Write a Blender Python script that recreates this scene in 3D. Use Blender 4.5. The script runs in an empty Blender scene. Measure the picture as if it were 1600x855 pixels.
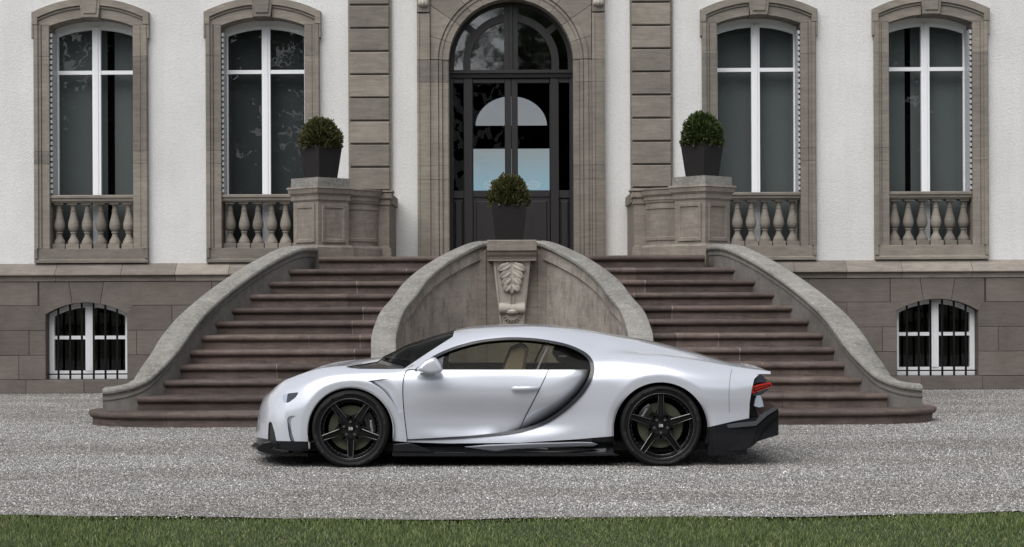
import bpy, bmesh, math, random
import numpy as np
from mathutils import Vector, Matrix

random.seed(7)
rng = np.random.default_rng(11)
PI = math.pi
scene = bpy.context.scene
COL = scene.collection

# ------------------------------------------------------------------ camera, world, sun, exposure
ROLL = 0.00436
FPX = 2873.6            # focal length in pixels of the 1600 px wide photograph
CAM_Y, CAM_Z = -16.0, 1.5
HOR = 461.0
cam_d = bpy.data.cameras.new("camera")
cam = bpy.data.objects.new("camera", cam_d)
COL.objects.link(cam)
r_ = Vector((math.cos(ROLL), 0, -math.sin(ROLL)))
u_ = Vector((math.sin(ROLL), 0, math.cos(ROLL)))
b_ = Vector((0, -1, 0))
cam.matrix_world = Matrix(((r_.x, u_.x, b_.x, 0), (r_.y, u_.y, b_.y, CAM_Y), (r_.z, u_.z, b_.z, CAM_Z), (0, 0, 0, 1)))
cam_d.sensor_width = 36
cam_d.lens = 36 * FPX / 1600
cam_d.shift_y = (HOR - 427.5) / 1600
cam_d.clip_end = 2000
scene.camera = cam

world = bpy.data.worlds.new("World")
scene.world = world
world.use_nodes = True
SUN_EL, SUN_ROT = math.radians(53), math.radians(208)
wn = world.node_tree
wn.nodes.clear()
sky = wn.nodes.new("ShaderNodeTexSky")
sky.sky_type = 'NISHITA'
sky.sun_disc = False
sky.sun_elevation = SUN_EL
sky.sun_rotation = SUN_ROT
sky.air_density = 1.0
sky.dust_density = 1.2
sky.ozone_density = 1.0
hsv = wn.nodes.new("ShaderNodeHueSaturation")
hsv.inputs['Saturation'].default_value = 0.22
tint = wn.nodes.new("ShaderNodeMix"); tint.data_type = 'RGBA'; tint.blend_type = 'MULTIPLY'
tint.inputs['Factor'].default_value = 1.0
tint.inputs[7].default_value = (1, 1, 1, 1)
# broken cloud cover: soft grey mottling of the whole sky
tcw = wn.nodes.new("ShaderNodeTexCoord")
cmap = wn.nodes.new("ShaderNodeMapping"); cmap.inputs['Scale'].default_value = (1.0, 1.0, 2.2)
cn = wn.nodes.new("ShaderNodeTexNoise"); cn.inputs['Scale'].default_value = 2.6; cn.inputs['Detail'].default_value = 6
cr = wn.nodes.new("ShaderNodeValToRGB")
cr.color_ramp.elements[0].position = 0.32; cr.color_ramp.elements[0].color = (0.70, 0.70, 0.71, 1)
cr.color_ramp.elements[1].position = 0.68; cr.color_ramp.elements[1].color = (1.15, 1.15, 1.15, 1)
bg = wn.nodes.new("ShaderNodeBackground"); bg.inputs['Strength'].default_value = 0.085
wo = wn.nodes.new("ShaderNodeOutputWorld")
wn.links.new(tcw.outputs['Generated'], cmap.inputs['Vector'])
wn.links.new(cmap.outputs['Vector'], cn.inputs['Vector'])
wn.links.new(cn.outputs['Fac'], cr.inputs['Fac'])
wn.links.new(sky.outputs['Color'], hsv.inputs['Color'])
wn.links.new(hsv.outputs['Color'], tint.inputs[6])
wn.links.new(cr.outputs['Color'], tint.inputs[7])
wn.links.new(tint.outputs[2], bg.inputs['Color'])
wn.links.new(bg.outputs['Background'], wo.inputs['Surface'])

sun_d = bpy.data.lights.new("sun", 'SUN')
sun_d.energy = 1.5
sun_d.angle = math.radians(60)
sun_d.color = (1.0, 0.97, 0.93)
sun = bpy.data.objects.new("sun", sun_d)
COL.objects.link(sun)
# Nishita rotation: azimuth measured from +Y towards +X
sdir = Vector((math.sin(SUN_ROT) * math.cos(SUN_EL), math.cos(SUN_ROT) * math.cos(SUN_EL), math.sin(SUN_EL)))
sun.rotation_euler = sdir.to_track_quat('Z', 'Y').to_euler()
scene.view_settings.view_transform = 'Standard'
scene.view_settings.look = 'None'
scene.view_settings.gamma = 1
scene.view_settings.exposure = 0.87

# ------------------------------------------------------------------ photograph pixel <-> place
def W(px, py, y):
    """point at depth y (metres behind the near side of the car) seen at photograph pixel px, py"""
    d = y - CAM_Y
    u, v = px - 800.0, py - HOR
    return ((u - v * ROLL) * d / FPX, y, CAM_Z - (v + u * ROLL) * d / FPX)

def PROJ(V):
    V = np.asarray(V, float)
    d = V[:, 1] - CAM_Y
    u1 = V[:, 0] * FPX / d
    v1 = (CAM_Z - V[:, 2]) * FPX / d
    return 800 + u1 + v1 * ROLL, HOR + v1 - u1 * ROLL

# ------------------------------------------------------------------ object helpers
def prop(o, label=None, cat=None, group=None, kind=None):
    if label: o['label'] = label
    if cat: o['category'] = cat
    if group: o['group'] = group
    if kind: o['kind'] = kind
    return o

def empty(name, loc=(0, 0, 0), rz=0.0, **kw):
    o = bpy.data.objects.new(name, None)
    COL.objects.link(o)
    o.location = loc
    o.rotation_euler = (0, 0, rz)
    o.empty_display_size = 0.2
    return prop(o, **kw)

def mesh_data(name, V, F, mat=None, smooth=False, sharp=None):
    me = bpy.data.meshes.new(name)
    me.from_pydata([tuple(map(float, v)) for v in V], [], [tuple(int(i) for i in f) for f in F])
    me.validate()
    if mat:
        for m in (mat if isinstance(mat, (list, tuple)) else [mat]):
            me.materials.append(m)
    if smooth:
        me.polygons.foreach_set('use_smooth', [True] * len(me.polygons))
        if sharp:
            me.set_sharp_from_angle(angle=math.radians(sharp))
    me.update()
    return me

def obj(name, V, F, mat=None, parent=None, smooth=False, sharp=None, fixn=False, kind=None, label=None):
    me = mesh_data(name, V, F, mat, smooth, sharp)
    if fixn:
        bm = bmesh.new(); bm.from_mesh(me)
        bmesh.ops.recalc_face_normals(bm, faces=bm.faces)
        bm.to_mesh(me); bm.free()
    o = bpy.data.objects.new(name, me)
    COL.objects.link(o)
    if parent: o.parent = parent
    if kind: o['kind'] = kind
    if label: o['label'] = label
    return o

class MB:
    """collects shapes into one mesh"""
    def __init__(s): s.V = []; s.F = []
    def add(s, V, F):
        n = len(s.V)
        s.V += [tuple(v) for v in V]
        s.F += [tuple(i + n for i in f) for f in F]
        return s
    def box(s, x0, x1, y0, y1, z0, z1, ch=0.0):
        return s.add(*cbox(x0, x1, y0, y1, z0, z1, ch))
    def build(s, name, mat, parent=None, **kw):
        return obj(name, s.V, s.F, mat, parent, **kw)

def cbox(x0, x1, y0, y1, z0, z1, ch=0.0):
    """box whose front face (towards -Y) has a chamfered edge of ch"""
    if ch <= 0:
        V = [(x0, y0, z0), (x1, y0, z0), (x1, y0, z1), (x0, y0, z1), (x0, y1, z0), (x1, y1, z0), (x1, y1, z1), (x0, y1, z1)]
        F = [(0, 1, 2, 3), (5, 4, 7, 6), (4, 0, 3, 7), (1, 5, 6, 2), (3, 2, 6, 7), (4, 5, 1, 0)]
        return V, F
    V = [(x0, y1, z0), (x1, y1, z0), (x1, y1, z1), (x0, y1, z1),
         (x0, y0 + ch, z0), (x1, y0 + ch, z0), (x1, y0 + ch, z1), (x0, y0 + ch, z1),
         (x0 + ch, y0, z0 + ch), (x1 - ch, y0, z0 + ch), (x1 - ch, y0, z1 - ch), (x0 + ch, y0, z1 - ch)]
    F = [(8, 9, 10, 11), (4, 5, 9, 8), (5, 6, 10, 9), (6, 7, 11, 10), (7, 4, 8, 11),
         (0, 1, 5, 4), (1, 2, 6, 5), (2, 3, 7, 6), (3, 0, 4, 7), (1, 0, 3, 2)]
    return V, F

def prism(poly, y0, y1, ch=0.0):
    """polygon of (x, z) given counter-clockwise seen from -Y, extruded from y0 (front) to y1"""
    a = sum(poly[i][0] * poly[(i + 1) % len(poly)][1] - poly[(i + 1) % len(poly)][0] * poly[i][1] for i in range(len(poly)))
    if a < 0: poly = poly[::-1]
    n = len(poly)
    V = [(x, y1, z) for x, z in poly] + [(x, y0 + ch, z) for x, z in poly]
    F = [tuple(range(n - 1, -1, -1))]
    for i in range(n):
        j = (i + 1) % n
        F.append((i, j, n + j, n + i))
    if ch > 0:
        ins = inset(poly, ch)
        V += [(x, y0, z) for x, z in ins]
        for i in range(n):
            j = (i + 1) % n
            F.append((n + i, n + j, 2 * n + j, 2 * n + i))
        F.append(tuple(range(2 * n, 3 * n)))
    else:
        F.append(tuple(range(n, 2 * n)))
    return V, F

def inset(poly, d):
    n = len(poly); out = []
    for i in range(n):
        p0, p1, p2 = poly[i - 1], poly[i], poly[(i + 1) % n]
        e1 = (p1[0] - p0[0], p1[1] - p0[1]); e2 = (p2[0] - p1[0], p2[1] - p1[1])
        l1 = math.hypot(*e1) or 1; l2 = math.hypot(*e2) or 1
        n1 = (-e1[1] / l1, e1[0] / l1); n2 = (-e2[1] / l2, e2[0] / l2)
        bx, bz = n1[0] + n2[0], n1[1] + n2[1]
        k = d / max(0.35, (1 + n1[0] * n2[0] + n1[1] * n2[1]) / 1.0)
        out.append((p1[0] + bx * k, p1[1] + bz * k))
    return out

def lathe(prof, n=32, axis='z', cx=0, cy=0, cz=0, cap=True):
    """profile of (r, h) turned about an axis"""
    V = []; F = []
    m = len(prof)
    for i in range(n):
        a = 2 * PI * i / n
        for r, h in prof:
            if axis == 'z': V.append((cx + r * math.cos(a), cy + r * math.sin(a), cz + h))
            else: V.append((cx + r * math.cos(a), cy + h, cz + r * math.sin(a)))
    for i in range(n):
        j = (i + 1) % n
        for k in range(m - 1):
            q = (i * m + k, j * m + k, j * m + k + 1, i * m + k + 1)
            F.append(q if axis == 'z' else q[::-1])
    return V, F

def tube(pts, r, n=8):
    V = []; F = []
    pts = [Vector(p) for p in pts]
    for i, p in enumerate(pts):
        t = (pts[min(i + 1, len(pts) - 1)] - pts[max(i - 1, 0)]).normalized()
        a = t.cross(Vector((0, 0, 1)))
        if a.length < 1e-3: a = t.cross(Vector((1, 0, 0)))
        a.normalize(); b = t.cross(a)
        rr = r[i] if isinstance(r, (list, tuple)) else r
        for k in range(n):
            q = 2 * PI * k / n
            V.append(tuple(p + a * rr * math.cos(q) + b * rr * math.sin(q)))
    for i in range(len(pts) - 1):
        for k in range(n):
            j = (k + 1) % n
            F.append((i * n + k, i * n + j, (i + 1) * n + j, (i + 1) * n + k))
    F.append(tuple(range(n))); m = (len(pts) - 1) * n
    F.append(tuple(range(m + n - 1, m - 1, -1)))
    return V, F

def pchip(x, y, xq):
    x = np.asarray(x, float); y = np.asarray(y, float); xq = np.asarray(xq, float)
    h = np.diff(x); d = np.diff(y) / h
    n = len(x); m = np.zeros(n)
    if n == 2:
        m[:] = d[0]
    else:
        for i in range(1, n - 1):
            if d[i - 1] * d[i] > 0:
                w1 = 2 * h[i] + h[i - 1]; w2 = h[i] + 2 * h[i - 1]
                m[i] = (w1 + w2) / (w1 / d[i - 1] + w2 / d[i])
        m[0] = d[0]; m[-1] = d[-1]
    k = np.clip(np.searchsorted(x, xq) - 1, 0, n - 2)
    t = (xq - x[k]) / h[k]
    t = np.clip(t, 0, 1)
    return ((2 * t**3 - 3 * t**2 + 1) * y[k] + (t**3 - 2 * t**2 + t) * h[k] * m[k]
            + (-2 * t**3 + 3 * t**2) * y[k + 1] + (t**3 - t**2) * h[k] * m[k + 1])

def spline(pts, n=12, closed=False):
    """Catmull-Rom through points"""
    P = np.array(pts, float); out = []
    m = len(P)
    rngi = range(m if closed else m - 1)
    for i in rngi:
        if closed: p0, p1, p2, p3 = P[(i - 1) % m], P[i], P[(i + 1) % m], P[(i + 2) % m]
        else: p0, p1, p2, p3 = P[max(i - 1, 0)], P[i], P[i + 1], P[min(i + 2, m - 1)]
        for k in range(n):
            t = k / n
            out.append(0.5 * ((2 * p1) + (p2 - p0) * t + (2 * p0 - 5 * p1 + 4 * p2 - p3) * t**2 + (3 * p1 - p0 - 3 * p2 + p3) * t**3))
    if not closed: out.append(P[-1])
    return np.array(out)

# ------------------------------------------------------------------ materials
class NT:
    def __init__(s, name):
        s.m = bpy.data.materials.new(name); s.m.use_nodes = True
        s.t = s.m.node_tree; s.t.nodes.clear()
        s.out = s.t.nodes.new("ShaderNodeOutputMaterial")
        s.b = s.t.nodes.new("ShaderNodeBsdfPrincipled")
        s.link(s.b.outputs[0], s.out.inputs['Surface'])
    def n(s, typ, **kw):
        x = s.t.nodes.new("ShaderNode" + typ)
        for k, v in kw.items():
            if k in x.inputs: x.inputs[k].default_value = v
            else: setattr(x, k, v)
        return x
    def link(s, a, b): s.t.links.new(a, b)
    def coord(s, kind='Object', scale=(1, 1, 1)):
        if kind == 'World':
            g = s.n("NewGeometry"); o = g.outputs['Position']
        else:
            o = s.n("TexCoord").outputs[kind]
        mp = s.n("Mapping"); mp.inputs['Scale'].default_value = scale
        s.link(o, mp.inputs['Vector'])
        return mp.outputs['Vector']
    def noise(s, vec, scale, detail=5, rough=0.6):
        x = s.n("TexNoise"); x.inputs['Scale'].default_value = scale; x.inputs['Detail'].default_value = detail
        x.inputs['Roughness'].default_value = rough
        s.link(vec, x.inputs['Vector']); return x.outputs['Fac']
    def ramp(s, fac, stops):
        x = s.n("ValToRGB"); e = x.color_ramp.elements
        while len(e) < len(stops): e.new(0.5)
        for i, (p, c) in enumerate(stops):
            e[i].position = p; e[i].color = (*c, 1) if len(c) == 3 else c
        s.link(fac, x.inputs['Fac']); return x.outputs['Color']
    def mix(s, fac, a, b, mode='MIX'):
        x = s.n("Mix"); x.data_type = 'RGBA'; x.blend_type = mode
        for src, i in ((fac, 0), (a, 6), (b, 7)):
            if hasattr(src, 'links'): s.link(src, x.inputs[i])
            elif isinstance(src, (int, float)): x.inputs[i].default_value = src
            else: x.inputs[i].default_value = (*src, 1)
        return x.outputs[2]
    def bump(s, h, strength, dist, prev=None):
        x = s.n("Bump"); x.inputs['Strength'].default_value = strength; x.inputs['Distance'].default_value = dist
        s.link(h, x.inputs['Height'])
        if prev is not None: s.link(prev, x.inputs['Normal'])
        return x.outputs['Normal']
    def set(s, **kw):
        for k, v in kw.items():
            i = s.b.inputs[k.replace('_', ' ')]
            if hasattr(v, 'links'): s.link(v, i)
            elif isinstance(v, (tuple, list)): i.default_value = (*v, 1) if len(v) == 3 else v
            else: i.default_value = v
        return s.m

def plain(name, col, rough=0.5, metal=0.0, coat=0.0, spec=0.5, var=0.0, scale=20):
    t = NT(name)
    c = col
    if var > 0:
        v = t.coord('Object')
        f = t.noise(v, scale)
        c = t.mix(f, tuple(x * (1 - var) for x in col), tuple(min(1, x * (1 + var)) for x in col))
    t.set(Base_Color=c, Roughness=rough, Metallic=metal)
    t.b.inputs['Coat Weight'].default_value = coat
    t.b.inputs['Coat Roughness'].default_value = 0.03
    t.b.inputs['Specular IOR Level'].default_value = spec
    return t.m

def stone(name, col, var=0.18, objvar=0.22, warm=(1, 1, 1), streak=0.2, bump=0.25, dark=None, dark_amt=0.0, rough=0.85, lichen=0.0, spots=(0.55, 0.55, 0.5)):
    """dressed sandstone: per-block tone, soft bedding streaks, grain and pits"""
    t = NT(name)
    p = t.coord('World')
    bed = t.coord('World', (1.2, 1.2, 9.0))
    oi = t.n("ObjectInfo").outputs['Random']
    tone = t.ramp(oi, [(0.0, tuple(c * (1 - objvar) for c in col)), (0.5, col), (1.0, tuple(c * (1 + objvar * 0.8) * w for c, w in zip(col, warm)))])
    n1 = t.noise(p, 2.3, 6, 0.65)
    big = t.ramp(n1, [(0.25, (1 - var,) * 3), (0.75, (1 + var,) * 3)])
    c = t.mix(1.0, tone, big, 'MULTIPLY')
    n2 = t.noise(bed, 3.0, 6, 0.7)
    st = t.ramp(n2, [(0.35, (1 - streak,) * 3), (0.65, (1 + streak * 0.5,) * 3)])
    c = t.mix(1.0, c, st, 'MULTIPLY')
    n3 = t.noise(p, 90, 4, 0.7)
    gr = t.ramp(n3, [(0.3, (0.86,) * 3), (0.7, (1.12,) * 3)])
    c = t.mix(1.0, c, gr, 'MULTIPLY')
    if dark_amt > 0:
        # water-run dirt, vertical
        run = t.coord('World', (6.0, 6.0, 1.9))
        n4 = t.noise(run, 1.6, 8, 0.75)
        f = t.ramp(n4, [(0.47, (0, 0, 0)), (0.68, (dark_amt,) * 3)])
        c = t.mix(f, c, dark)
    if lichen > 0:
        n5 = t.noise(p, 24, 8, 0.8)
        f = t.ramp(n5, [(0.50, (0, 0, 0)), (0.60, (lichen,) * 3)])
        c = t.mix(f, c, spots)
        n6 = t.noise(p, 38, 6, 0.8)
        f6 = t.ramp(n6, [(0.56, (0, 0, 0)), (0.63, (lichen,) * 3)])
        c = t.mix(f6, c, (0.035, 0.034, 0.03))
    h = t.mix(0.4, n3, n1)
    nb = t.bump(h, bump, 0.012)
    t.set(Base_Color=c, Roughness=rough, Normal=nb)
    t.b.inputs['Specular IOR Level'].default_value = 0.25
    return t.m

M = {}
M['stone'] = stone('facade_stone', (0.238, 0.216, 0.188), warm=(1.0, 0.99, 0.97))
M['stone_base'] = stone('basement_stone', (0.150, 0.131, 0.118), objvar=0.16, streak=0.12, warm=(1.0, 1.0, 0.98))
M['cornice'] = stone('plinth_cornice_stone', (0.25, 0.222, 0.195), objvar=0.25)
M['stair'] = stone('stair_red_sandstone', (0.130, 0.100, 0.090), objvar=0.30, var=0.3, streak=0.35, bump=0.4, warm=(1.0, 0.98, 0.96), dark=(0.05, 0.045, 0.042), dark_amt=0.4, rough=0.75)
M['coping'] = stone('weathered_coping_stone', (0.245, 0.236, 0.218), objvar=0.08, var=0.3, lichen=0.45, bump=0.7, spots=(0.42, 0.42, 0.40))
M['render'] = stone('weathered_parapet_stone', (0.34, 0.305, 0.27), objvar=0.05, var=0.3, streak=0.1, dark=(0.09, 0.082, 0.074), dark_amt=0.7, lichen=0.28, spots=(0.42, 0.39, 0.35), bump=0.5)
M['cheek'] = stone('cheek_wall_stone', (0.17, 0.158, 0.148), objvar=0.04, var=0.3, streak=0.08, dark=(0.07, 0.065, 0.06), dark_amt=0.5, bump=0.6)
M['pedestal'] = stone('pedestal_stone', (0.25, 0.22, 0.19), objvar=0.08, var=0.22, dark=(0.10, 0.09, 0.08), dark_amt=0.4)
M['carved'] = stone('carved_console_stone', (0.50, 0.46, 0.41), objvar=0.02, var=0.15, streak=0.05, dark=(0.12, 0.11, 0.10), dark_amt=0.3)

def mk_plaster():
    t = NT('roughcast_plaster')
    p = t.coord('World')
    n1 = t.noise(p, 0.7, 5, 0.6); n2 = t.noise(p, 48, 4, 0.6); n3 = t.noise(p, 130, 3, 0.6)
    run = t.noise(t.coord('World', (5, 5, 0.35)), 1.5, 6, 0.7)
    c = t.ramp(n1, [(0.3, (0.71, 0.706, 0.70)), (0.7, (0.80, 0.80, 0.797))])
    c = t.mix(1.0, c, t.ramp(run, [(0.35, (0.96, 0.957, 0.95)), (0.6, (1, 1, 1))]), 'MULTIPLY')
    c = t.mix(1.0, c, t.ramp(n2, [(0.35, (0.93,) * 3), (0.6, (1.0,) * 3)]), 'MULTIPLY')
    nb = t.bump(t.mix(0.35, n2, n3), 1.0, 0.018)
    return t.set(Base_Color=c, Roughness=0.9, Normal=nb)
M['plaster'] = mk_plaster()

def mk_gravel():
    t = NT('gravel')
    p = t.coord('World')
    v = t.n("TexVoronoi"); v.inputs['Scale'].default_value = 62; v.inputs['Randomness'].default_value = 1
    t.link(p, v.inputs['Vector'])
    sep = t.n("SeparateColor"); t.link(v.outputs['Color'], sep.inputs['Color'])
    tone = t.ramp(sep.outputs[0], [(0.0, (0.07, 0.066, 0.062)), (0.4, (0.22, 0.213, 0.205)), (0.75, (0.40, 0.39, 0.38)), (1.0, (0.75, 0.74, 0.73))])
    gap = t.ramp(v.outputs['Distance'], [(0.0, (1.1,) * 3), (0.5, (0.85,) * 3), (0.85, (0.25,) * 3)])
    c = t.mix(1.0, tone, gap, 'MULTIPLY')
    big = t.noise(t.coord('World', (0.30, 0.75, 1)), 0.9, 6, 0.65)
    c = t.mix(1.0, c, t.ramp(big, [(0.36, (0.76, 0.74, 0.72)), (0.60, (1.12, 1.12, 1.12))]), 'MULTIPLY')
    h = t.ramp(v.outputs['Distance'], [(0.0, (1,) * 3), (0.9, (0,) * 3)])
    nb = t.bump(h, 1.0, 0.012)
    nb = t.bump(big, 0.6, 0.05, nb)
    return t.set(Base_Color=c, Roughness=0.85, Normal=nb)
M['gravel'] = mk_gravel()

def mk_pebble():
    t = NT('loose_pebble')
    g = t.n("NewGeometry").outputs['Random Per Island']
    c = t.ramp(g, [(0.0, (0.05, 0.047, 0.044)), (0.45, (0.21, 0.202, 0.195)), (0.82, (0.43, 0.42, 0.41)), (1.0, (0.85, 0.84, 0.83))])
    big = t.noise(t.coord('World', (0.30, 0.75, 1)), 0.9, 6, 0.65)
    c = t.mix(1.0, c, t.ramp(big, [(0.36, (0.76, 0.74, 0.72)), (0.60, (1.12, 1.12, 1.12))]), 'MULTIPLY')
    return t.set(Base_Color=c, Roughness=0.8)
M['pebble'] = mk_pebble()

def mk_lawn():
    t = NT('lawn_turf')
    p = t.coord('World')
    n = t.noise(p, 1.2, 6, 0.6); n2 = t.noise(p, 60, 3)
    c = t.ramp(n, [(0.3, (0.030, 0.045, 0.018)), (0.7, (0.050, 0.070, 0.026))])
    c = t.mix(1.0, c, t.ramp(n2, [(0.3, (0.6,) * 3), (0.7, (1.3,) * 3)]), 'MULTIPLY')
    return t.set(Base_Color=c, Roughness=0.9, Normal=t.bump(n2, 0.8, 0.03))
M['lawn'] = mk_lawn()

def leaf_mat(name, stops, rough=0.5, trans=0.0):
    t = NT(name)
    g = t.n("NewGeometry").outputs['Random Per Island']
    c = t.ramp(g, stops)
    t.set(Base_Color=c, Roughness=rough)
    t.b.inputs['Specular IOR Level'].default_value = 0.3
    return t.m
M['grass'] = leaf_mat('grass_blades', [(0.0, (0.055, 0.086, 0.024)), (0.5, (0.110, 0.155, 0.046)), (0.88, (0.175, 0.215, 0.078)), (0.95, (0.17, 0.17, 0.08)), (1.0, (0.30, 0.27, 0.15))])
M['yew'] = leaf_mat('yew_needles', [(0.0, (0.020, 0.032, 0.010)), (0.6, (0.045, 0.066, 0.018)), (1.0, (0.085, 0.110, 0.030))])
M['yew_brown'] = leaf_mat('bronzed_needles', [(0.0, (0.024, 0.028, 0.011)), (0.5, (0.060, 0.066, 0.022)), (0.88, (0.10, 0.098, 0.035)), (1.0, (0.16, 0.12, 0.045))])
M['wood_leaf'] = leaf_mat('woodland_leaves', [(0.0, (0.018, 0.030, 0.012)), (1.0, (0.055, 0.080, 0.030))])
M['bark'] = plain('bark', (0.06, 0.045, 0.035), 0.9, var=0.4)
M['soil'] = plain('potting_soil', (0.03, 0.022, 0.016), 0.95, var=0.5, scale=60)
M['mortar'] = plain('pale_step_mortar', (0.24, 0.215, 0.20), 0.9, var=0.3)
M['white'] = plain('white_painted_wood', (0.90, 0.91, 0.94), 0.4, var=0.03, scale=6)
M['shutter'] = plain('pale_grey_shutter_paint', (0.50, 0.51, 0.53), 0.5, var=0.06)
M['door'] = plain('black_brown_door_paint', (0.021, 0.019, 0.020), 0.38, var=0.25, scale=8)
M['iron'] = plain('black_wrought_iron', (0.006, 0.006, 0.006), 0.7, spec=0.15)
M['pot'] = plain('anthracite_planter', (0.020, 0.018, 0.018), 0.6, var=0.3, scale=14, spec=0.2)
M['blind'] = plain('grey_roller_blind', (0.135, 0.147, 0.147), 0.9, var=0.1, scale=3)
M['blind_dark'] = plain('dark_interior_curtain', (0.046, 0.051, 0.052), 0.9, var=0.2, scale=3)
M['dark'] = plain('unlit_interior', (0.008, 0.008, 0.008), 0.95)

def mk_glass(name, tint=(1, 1, 1), refl=1.0, rough=0.0, ior=1.5, wav=0.0):
    t = NT(name)
    t.t.nodes.remove(t.b)
    tr = t.n("BsdfTransparent"); tr.inputs['Color'].default_value = (*tint, 1)
    gl = t.n("BsdfGlossy"); gl.inputs['Roughness'].default_value = rough
    lw = t.n("LayerWeight"); lw.inputs['Blend'].default_value = 0.5
    pw = t.n("Math"); pw.operation = 'POWER'; pw.inputs[1].default_value = 4.0
    t.link(lw.outputs['Facing'], pw.inputs[0])
    fr = t.n("Math"); fr.operation = 'MULTIPLY_ADD'; fr.inputs[1].default_value = 0.90; fr.inputs[2].default_value = 0.05
    t.link(pw.outputs[0], fr.inputs[0])
    if wav > 0:
        nb = t.bump(t.noise(t.coord('World'), 2.2, 2), wav, 0.02)
        t.link(nb, gl.inputs['Normal'])
    mul = t.n("Math"); mul.operation = 'MULTIPLY'; mul.inputs[1].default_value = refl; mul.use_clamp = True
    t.link(fr.outputs[0], mul.inputs[0])
    mx = t.n("MixShader")
    t.link(mul.outputs[0], mx.inputs[0]); t.link(tr.outputs[0], mx.inputs[1]); t.link(gl.outputs[0], mx.inputs[2])
    t.link(mx.outputs[0], t.out.inputs['Surface'])
    return t.m
M['pane'] = mk_glass('window_glass', (0.84, 0.865, 0.865), 0.9, 0.0, 1.5, 0.06)
M['door_pane'] = mk_glass('door_glass', (0.85, 0.87, 0.87), 0.2, 0.0, 1.5, 0.0)
M['fan_pane'] = mk_glass('fanlight_glass', (0.35, 0.37, 0.37), 4.6, 0.035, 1.5, 0.08)
M['blue_pane'] = mk_glass('painted_sky_gradient_glass', (0.62, 0.78, 0.86), 0.3)
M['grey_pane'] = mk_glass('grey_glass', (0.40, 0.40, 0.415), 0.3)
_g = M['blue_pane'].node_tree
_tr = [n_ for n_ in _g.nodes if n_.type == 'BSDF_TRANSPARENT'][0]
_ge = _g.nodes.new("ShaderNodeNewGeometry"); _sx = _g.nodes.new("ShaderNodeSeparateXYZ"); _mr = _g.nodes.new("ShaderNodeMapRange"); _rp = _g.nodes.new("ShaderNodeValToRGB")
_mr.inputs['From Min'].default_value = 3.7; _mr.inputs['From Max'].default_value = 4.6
_rp.color_ramp.elements[0].color = (0.36, 0.56, 0.68, 1); _rp.color_ramp.elements[1].color = (0.42, 0.45, 0.46, 1)  # grey-to-blue gradient of the light beyond, put into the pane's tint by height
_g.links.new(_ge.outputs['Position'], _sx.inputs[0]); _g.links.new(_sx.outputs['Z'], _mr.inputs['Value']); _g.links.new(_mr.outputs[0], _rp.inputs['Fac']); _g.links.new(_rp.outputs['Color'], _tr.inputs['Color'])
M['etched'] = plain('etched_white_oval', (0.40, 0.46, 0.50), 0.8)

# ================================================================== SETTING: ground, drive, lawn
ground = obj('ground', [(-400, -400, -0.03), (400, -400, -0.03), (400, 400, -0.03), (-400, 400, -0.03)], [(0, 1, 2, 3)], M['lawn'], kind='structure')

def edge_y(x):
    return -3.59 + (0.46 if x < 0 else 0.34) * min(2.5, (x / 4.0) ** 2) + 0.05 * math.sin(x * 2.1) + 0.03 * math.sin(x * 5.3 + 1)
xs = [-30 + 0.25 * i for i in range(241)]
V = [(x, edge_y(x) - 0.06, 0.0) for x in xs] + [(x, 12.75, 0.0) for x in xs]
n = len(xs)
obj('gravel_drive', V, [(i, i + 1, n + i + 1, n + i) for i in range(n - 1)], M['gravel'], kind='structure')

def numeric_mesh(name, V, F, mat, **kw):
    me = bpy.data.meshes.new(name)
    k = F.shape[1]
    me.vertices.add(len(V)); me.vertices.foreach_set('co', np.ascontiguousarray(V, dtype=np.float32).ravel())
    me.loops.add(F.size); me.loops.foreach_set('vertex_index', np.ascontiguousarray(F, dtype=np.int32).ravel())
    me.polygons.add(len(F)); me.polygons.foreach_set('loop_start', np.arange(0, F.size, k, dtype=np.int32))
    me.polygons.foreach_set('loop_total', np.full(len(F), k, dtype=np.int32))
    me.update(calc_edges=True)
    me.materials.append(mat)
    o = bpy.data.objects.new(name, me); COL.objects.link(o)
    return o

# loose pebbles lying on the drive (too small to count)
NP = 400000
py_ = -3.95 + 16.5 * rng.uniform(0, 1, NP) ** 1.35; px_ = rng.uniform(-1, 1, NP) * (5.0 + .29 * (py_ + 4))
sz = rng.uniform(0.0034, 0.0068, NP) * (1 + 0.5 * (rng.uniform(0, 1, NP) > 0.95))
ang = rng.uniform(0, 2 * PI, NP)
keep = py_ > -3.59 + np.where(px_ < 0, .46, .34) * np.minimum(2.5, (px_ / 4.0) ** 2) - rng.exponential(.05, NP) * (rng.uniform(0, 1, NP) < .5)
px_, py_, sz, ang = px_[keep], py_[keep], sz[keep], ang[keep]; NP = len(px_)
PV = np.zeros((NP, 5, 3))
for k in range(4):
    rr_ = sz * rng.uniform(0.8, 1.35, NP); aa_ = ang + k * PI / 2 + rng.uniform(-.3, .3, NP)
    PV[:, k, 0] = px_ + rr_ * np.cos(aa_); PV[:, k, 1] = py_ + rr_ * np.sin(aa_); PV[:, k, 2] = -0.001
PV[:, 4, 0] = px_ + sz * rng.uniform(-.4, .4, NP); PV[:, 4, 1] = py_ + sz * rng.uniform(-.4, .4, NP); PV[:, 4, 2] = sz * rng.uniform(0.7, 1.2, NP)
fo = np.array([(0, 1, 4), (1, 2, 4), (2, 3, 4), (3, 0, 4)])
PF = (fo[None] + (np.arange(NP) * 5)[:, None, None]).reshape(-1, 3)
o = numeric_mesh('loose_gravel', PV.reshape(-1, 3), PF, M['pebble'])
prop(o, 'loose grey and white gravel stones scattered over the drive', 'gravel', kind='stuff')

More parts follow.
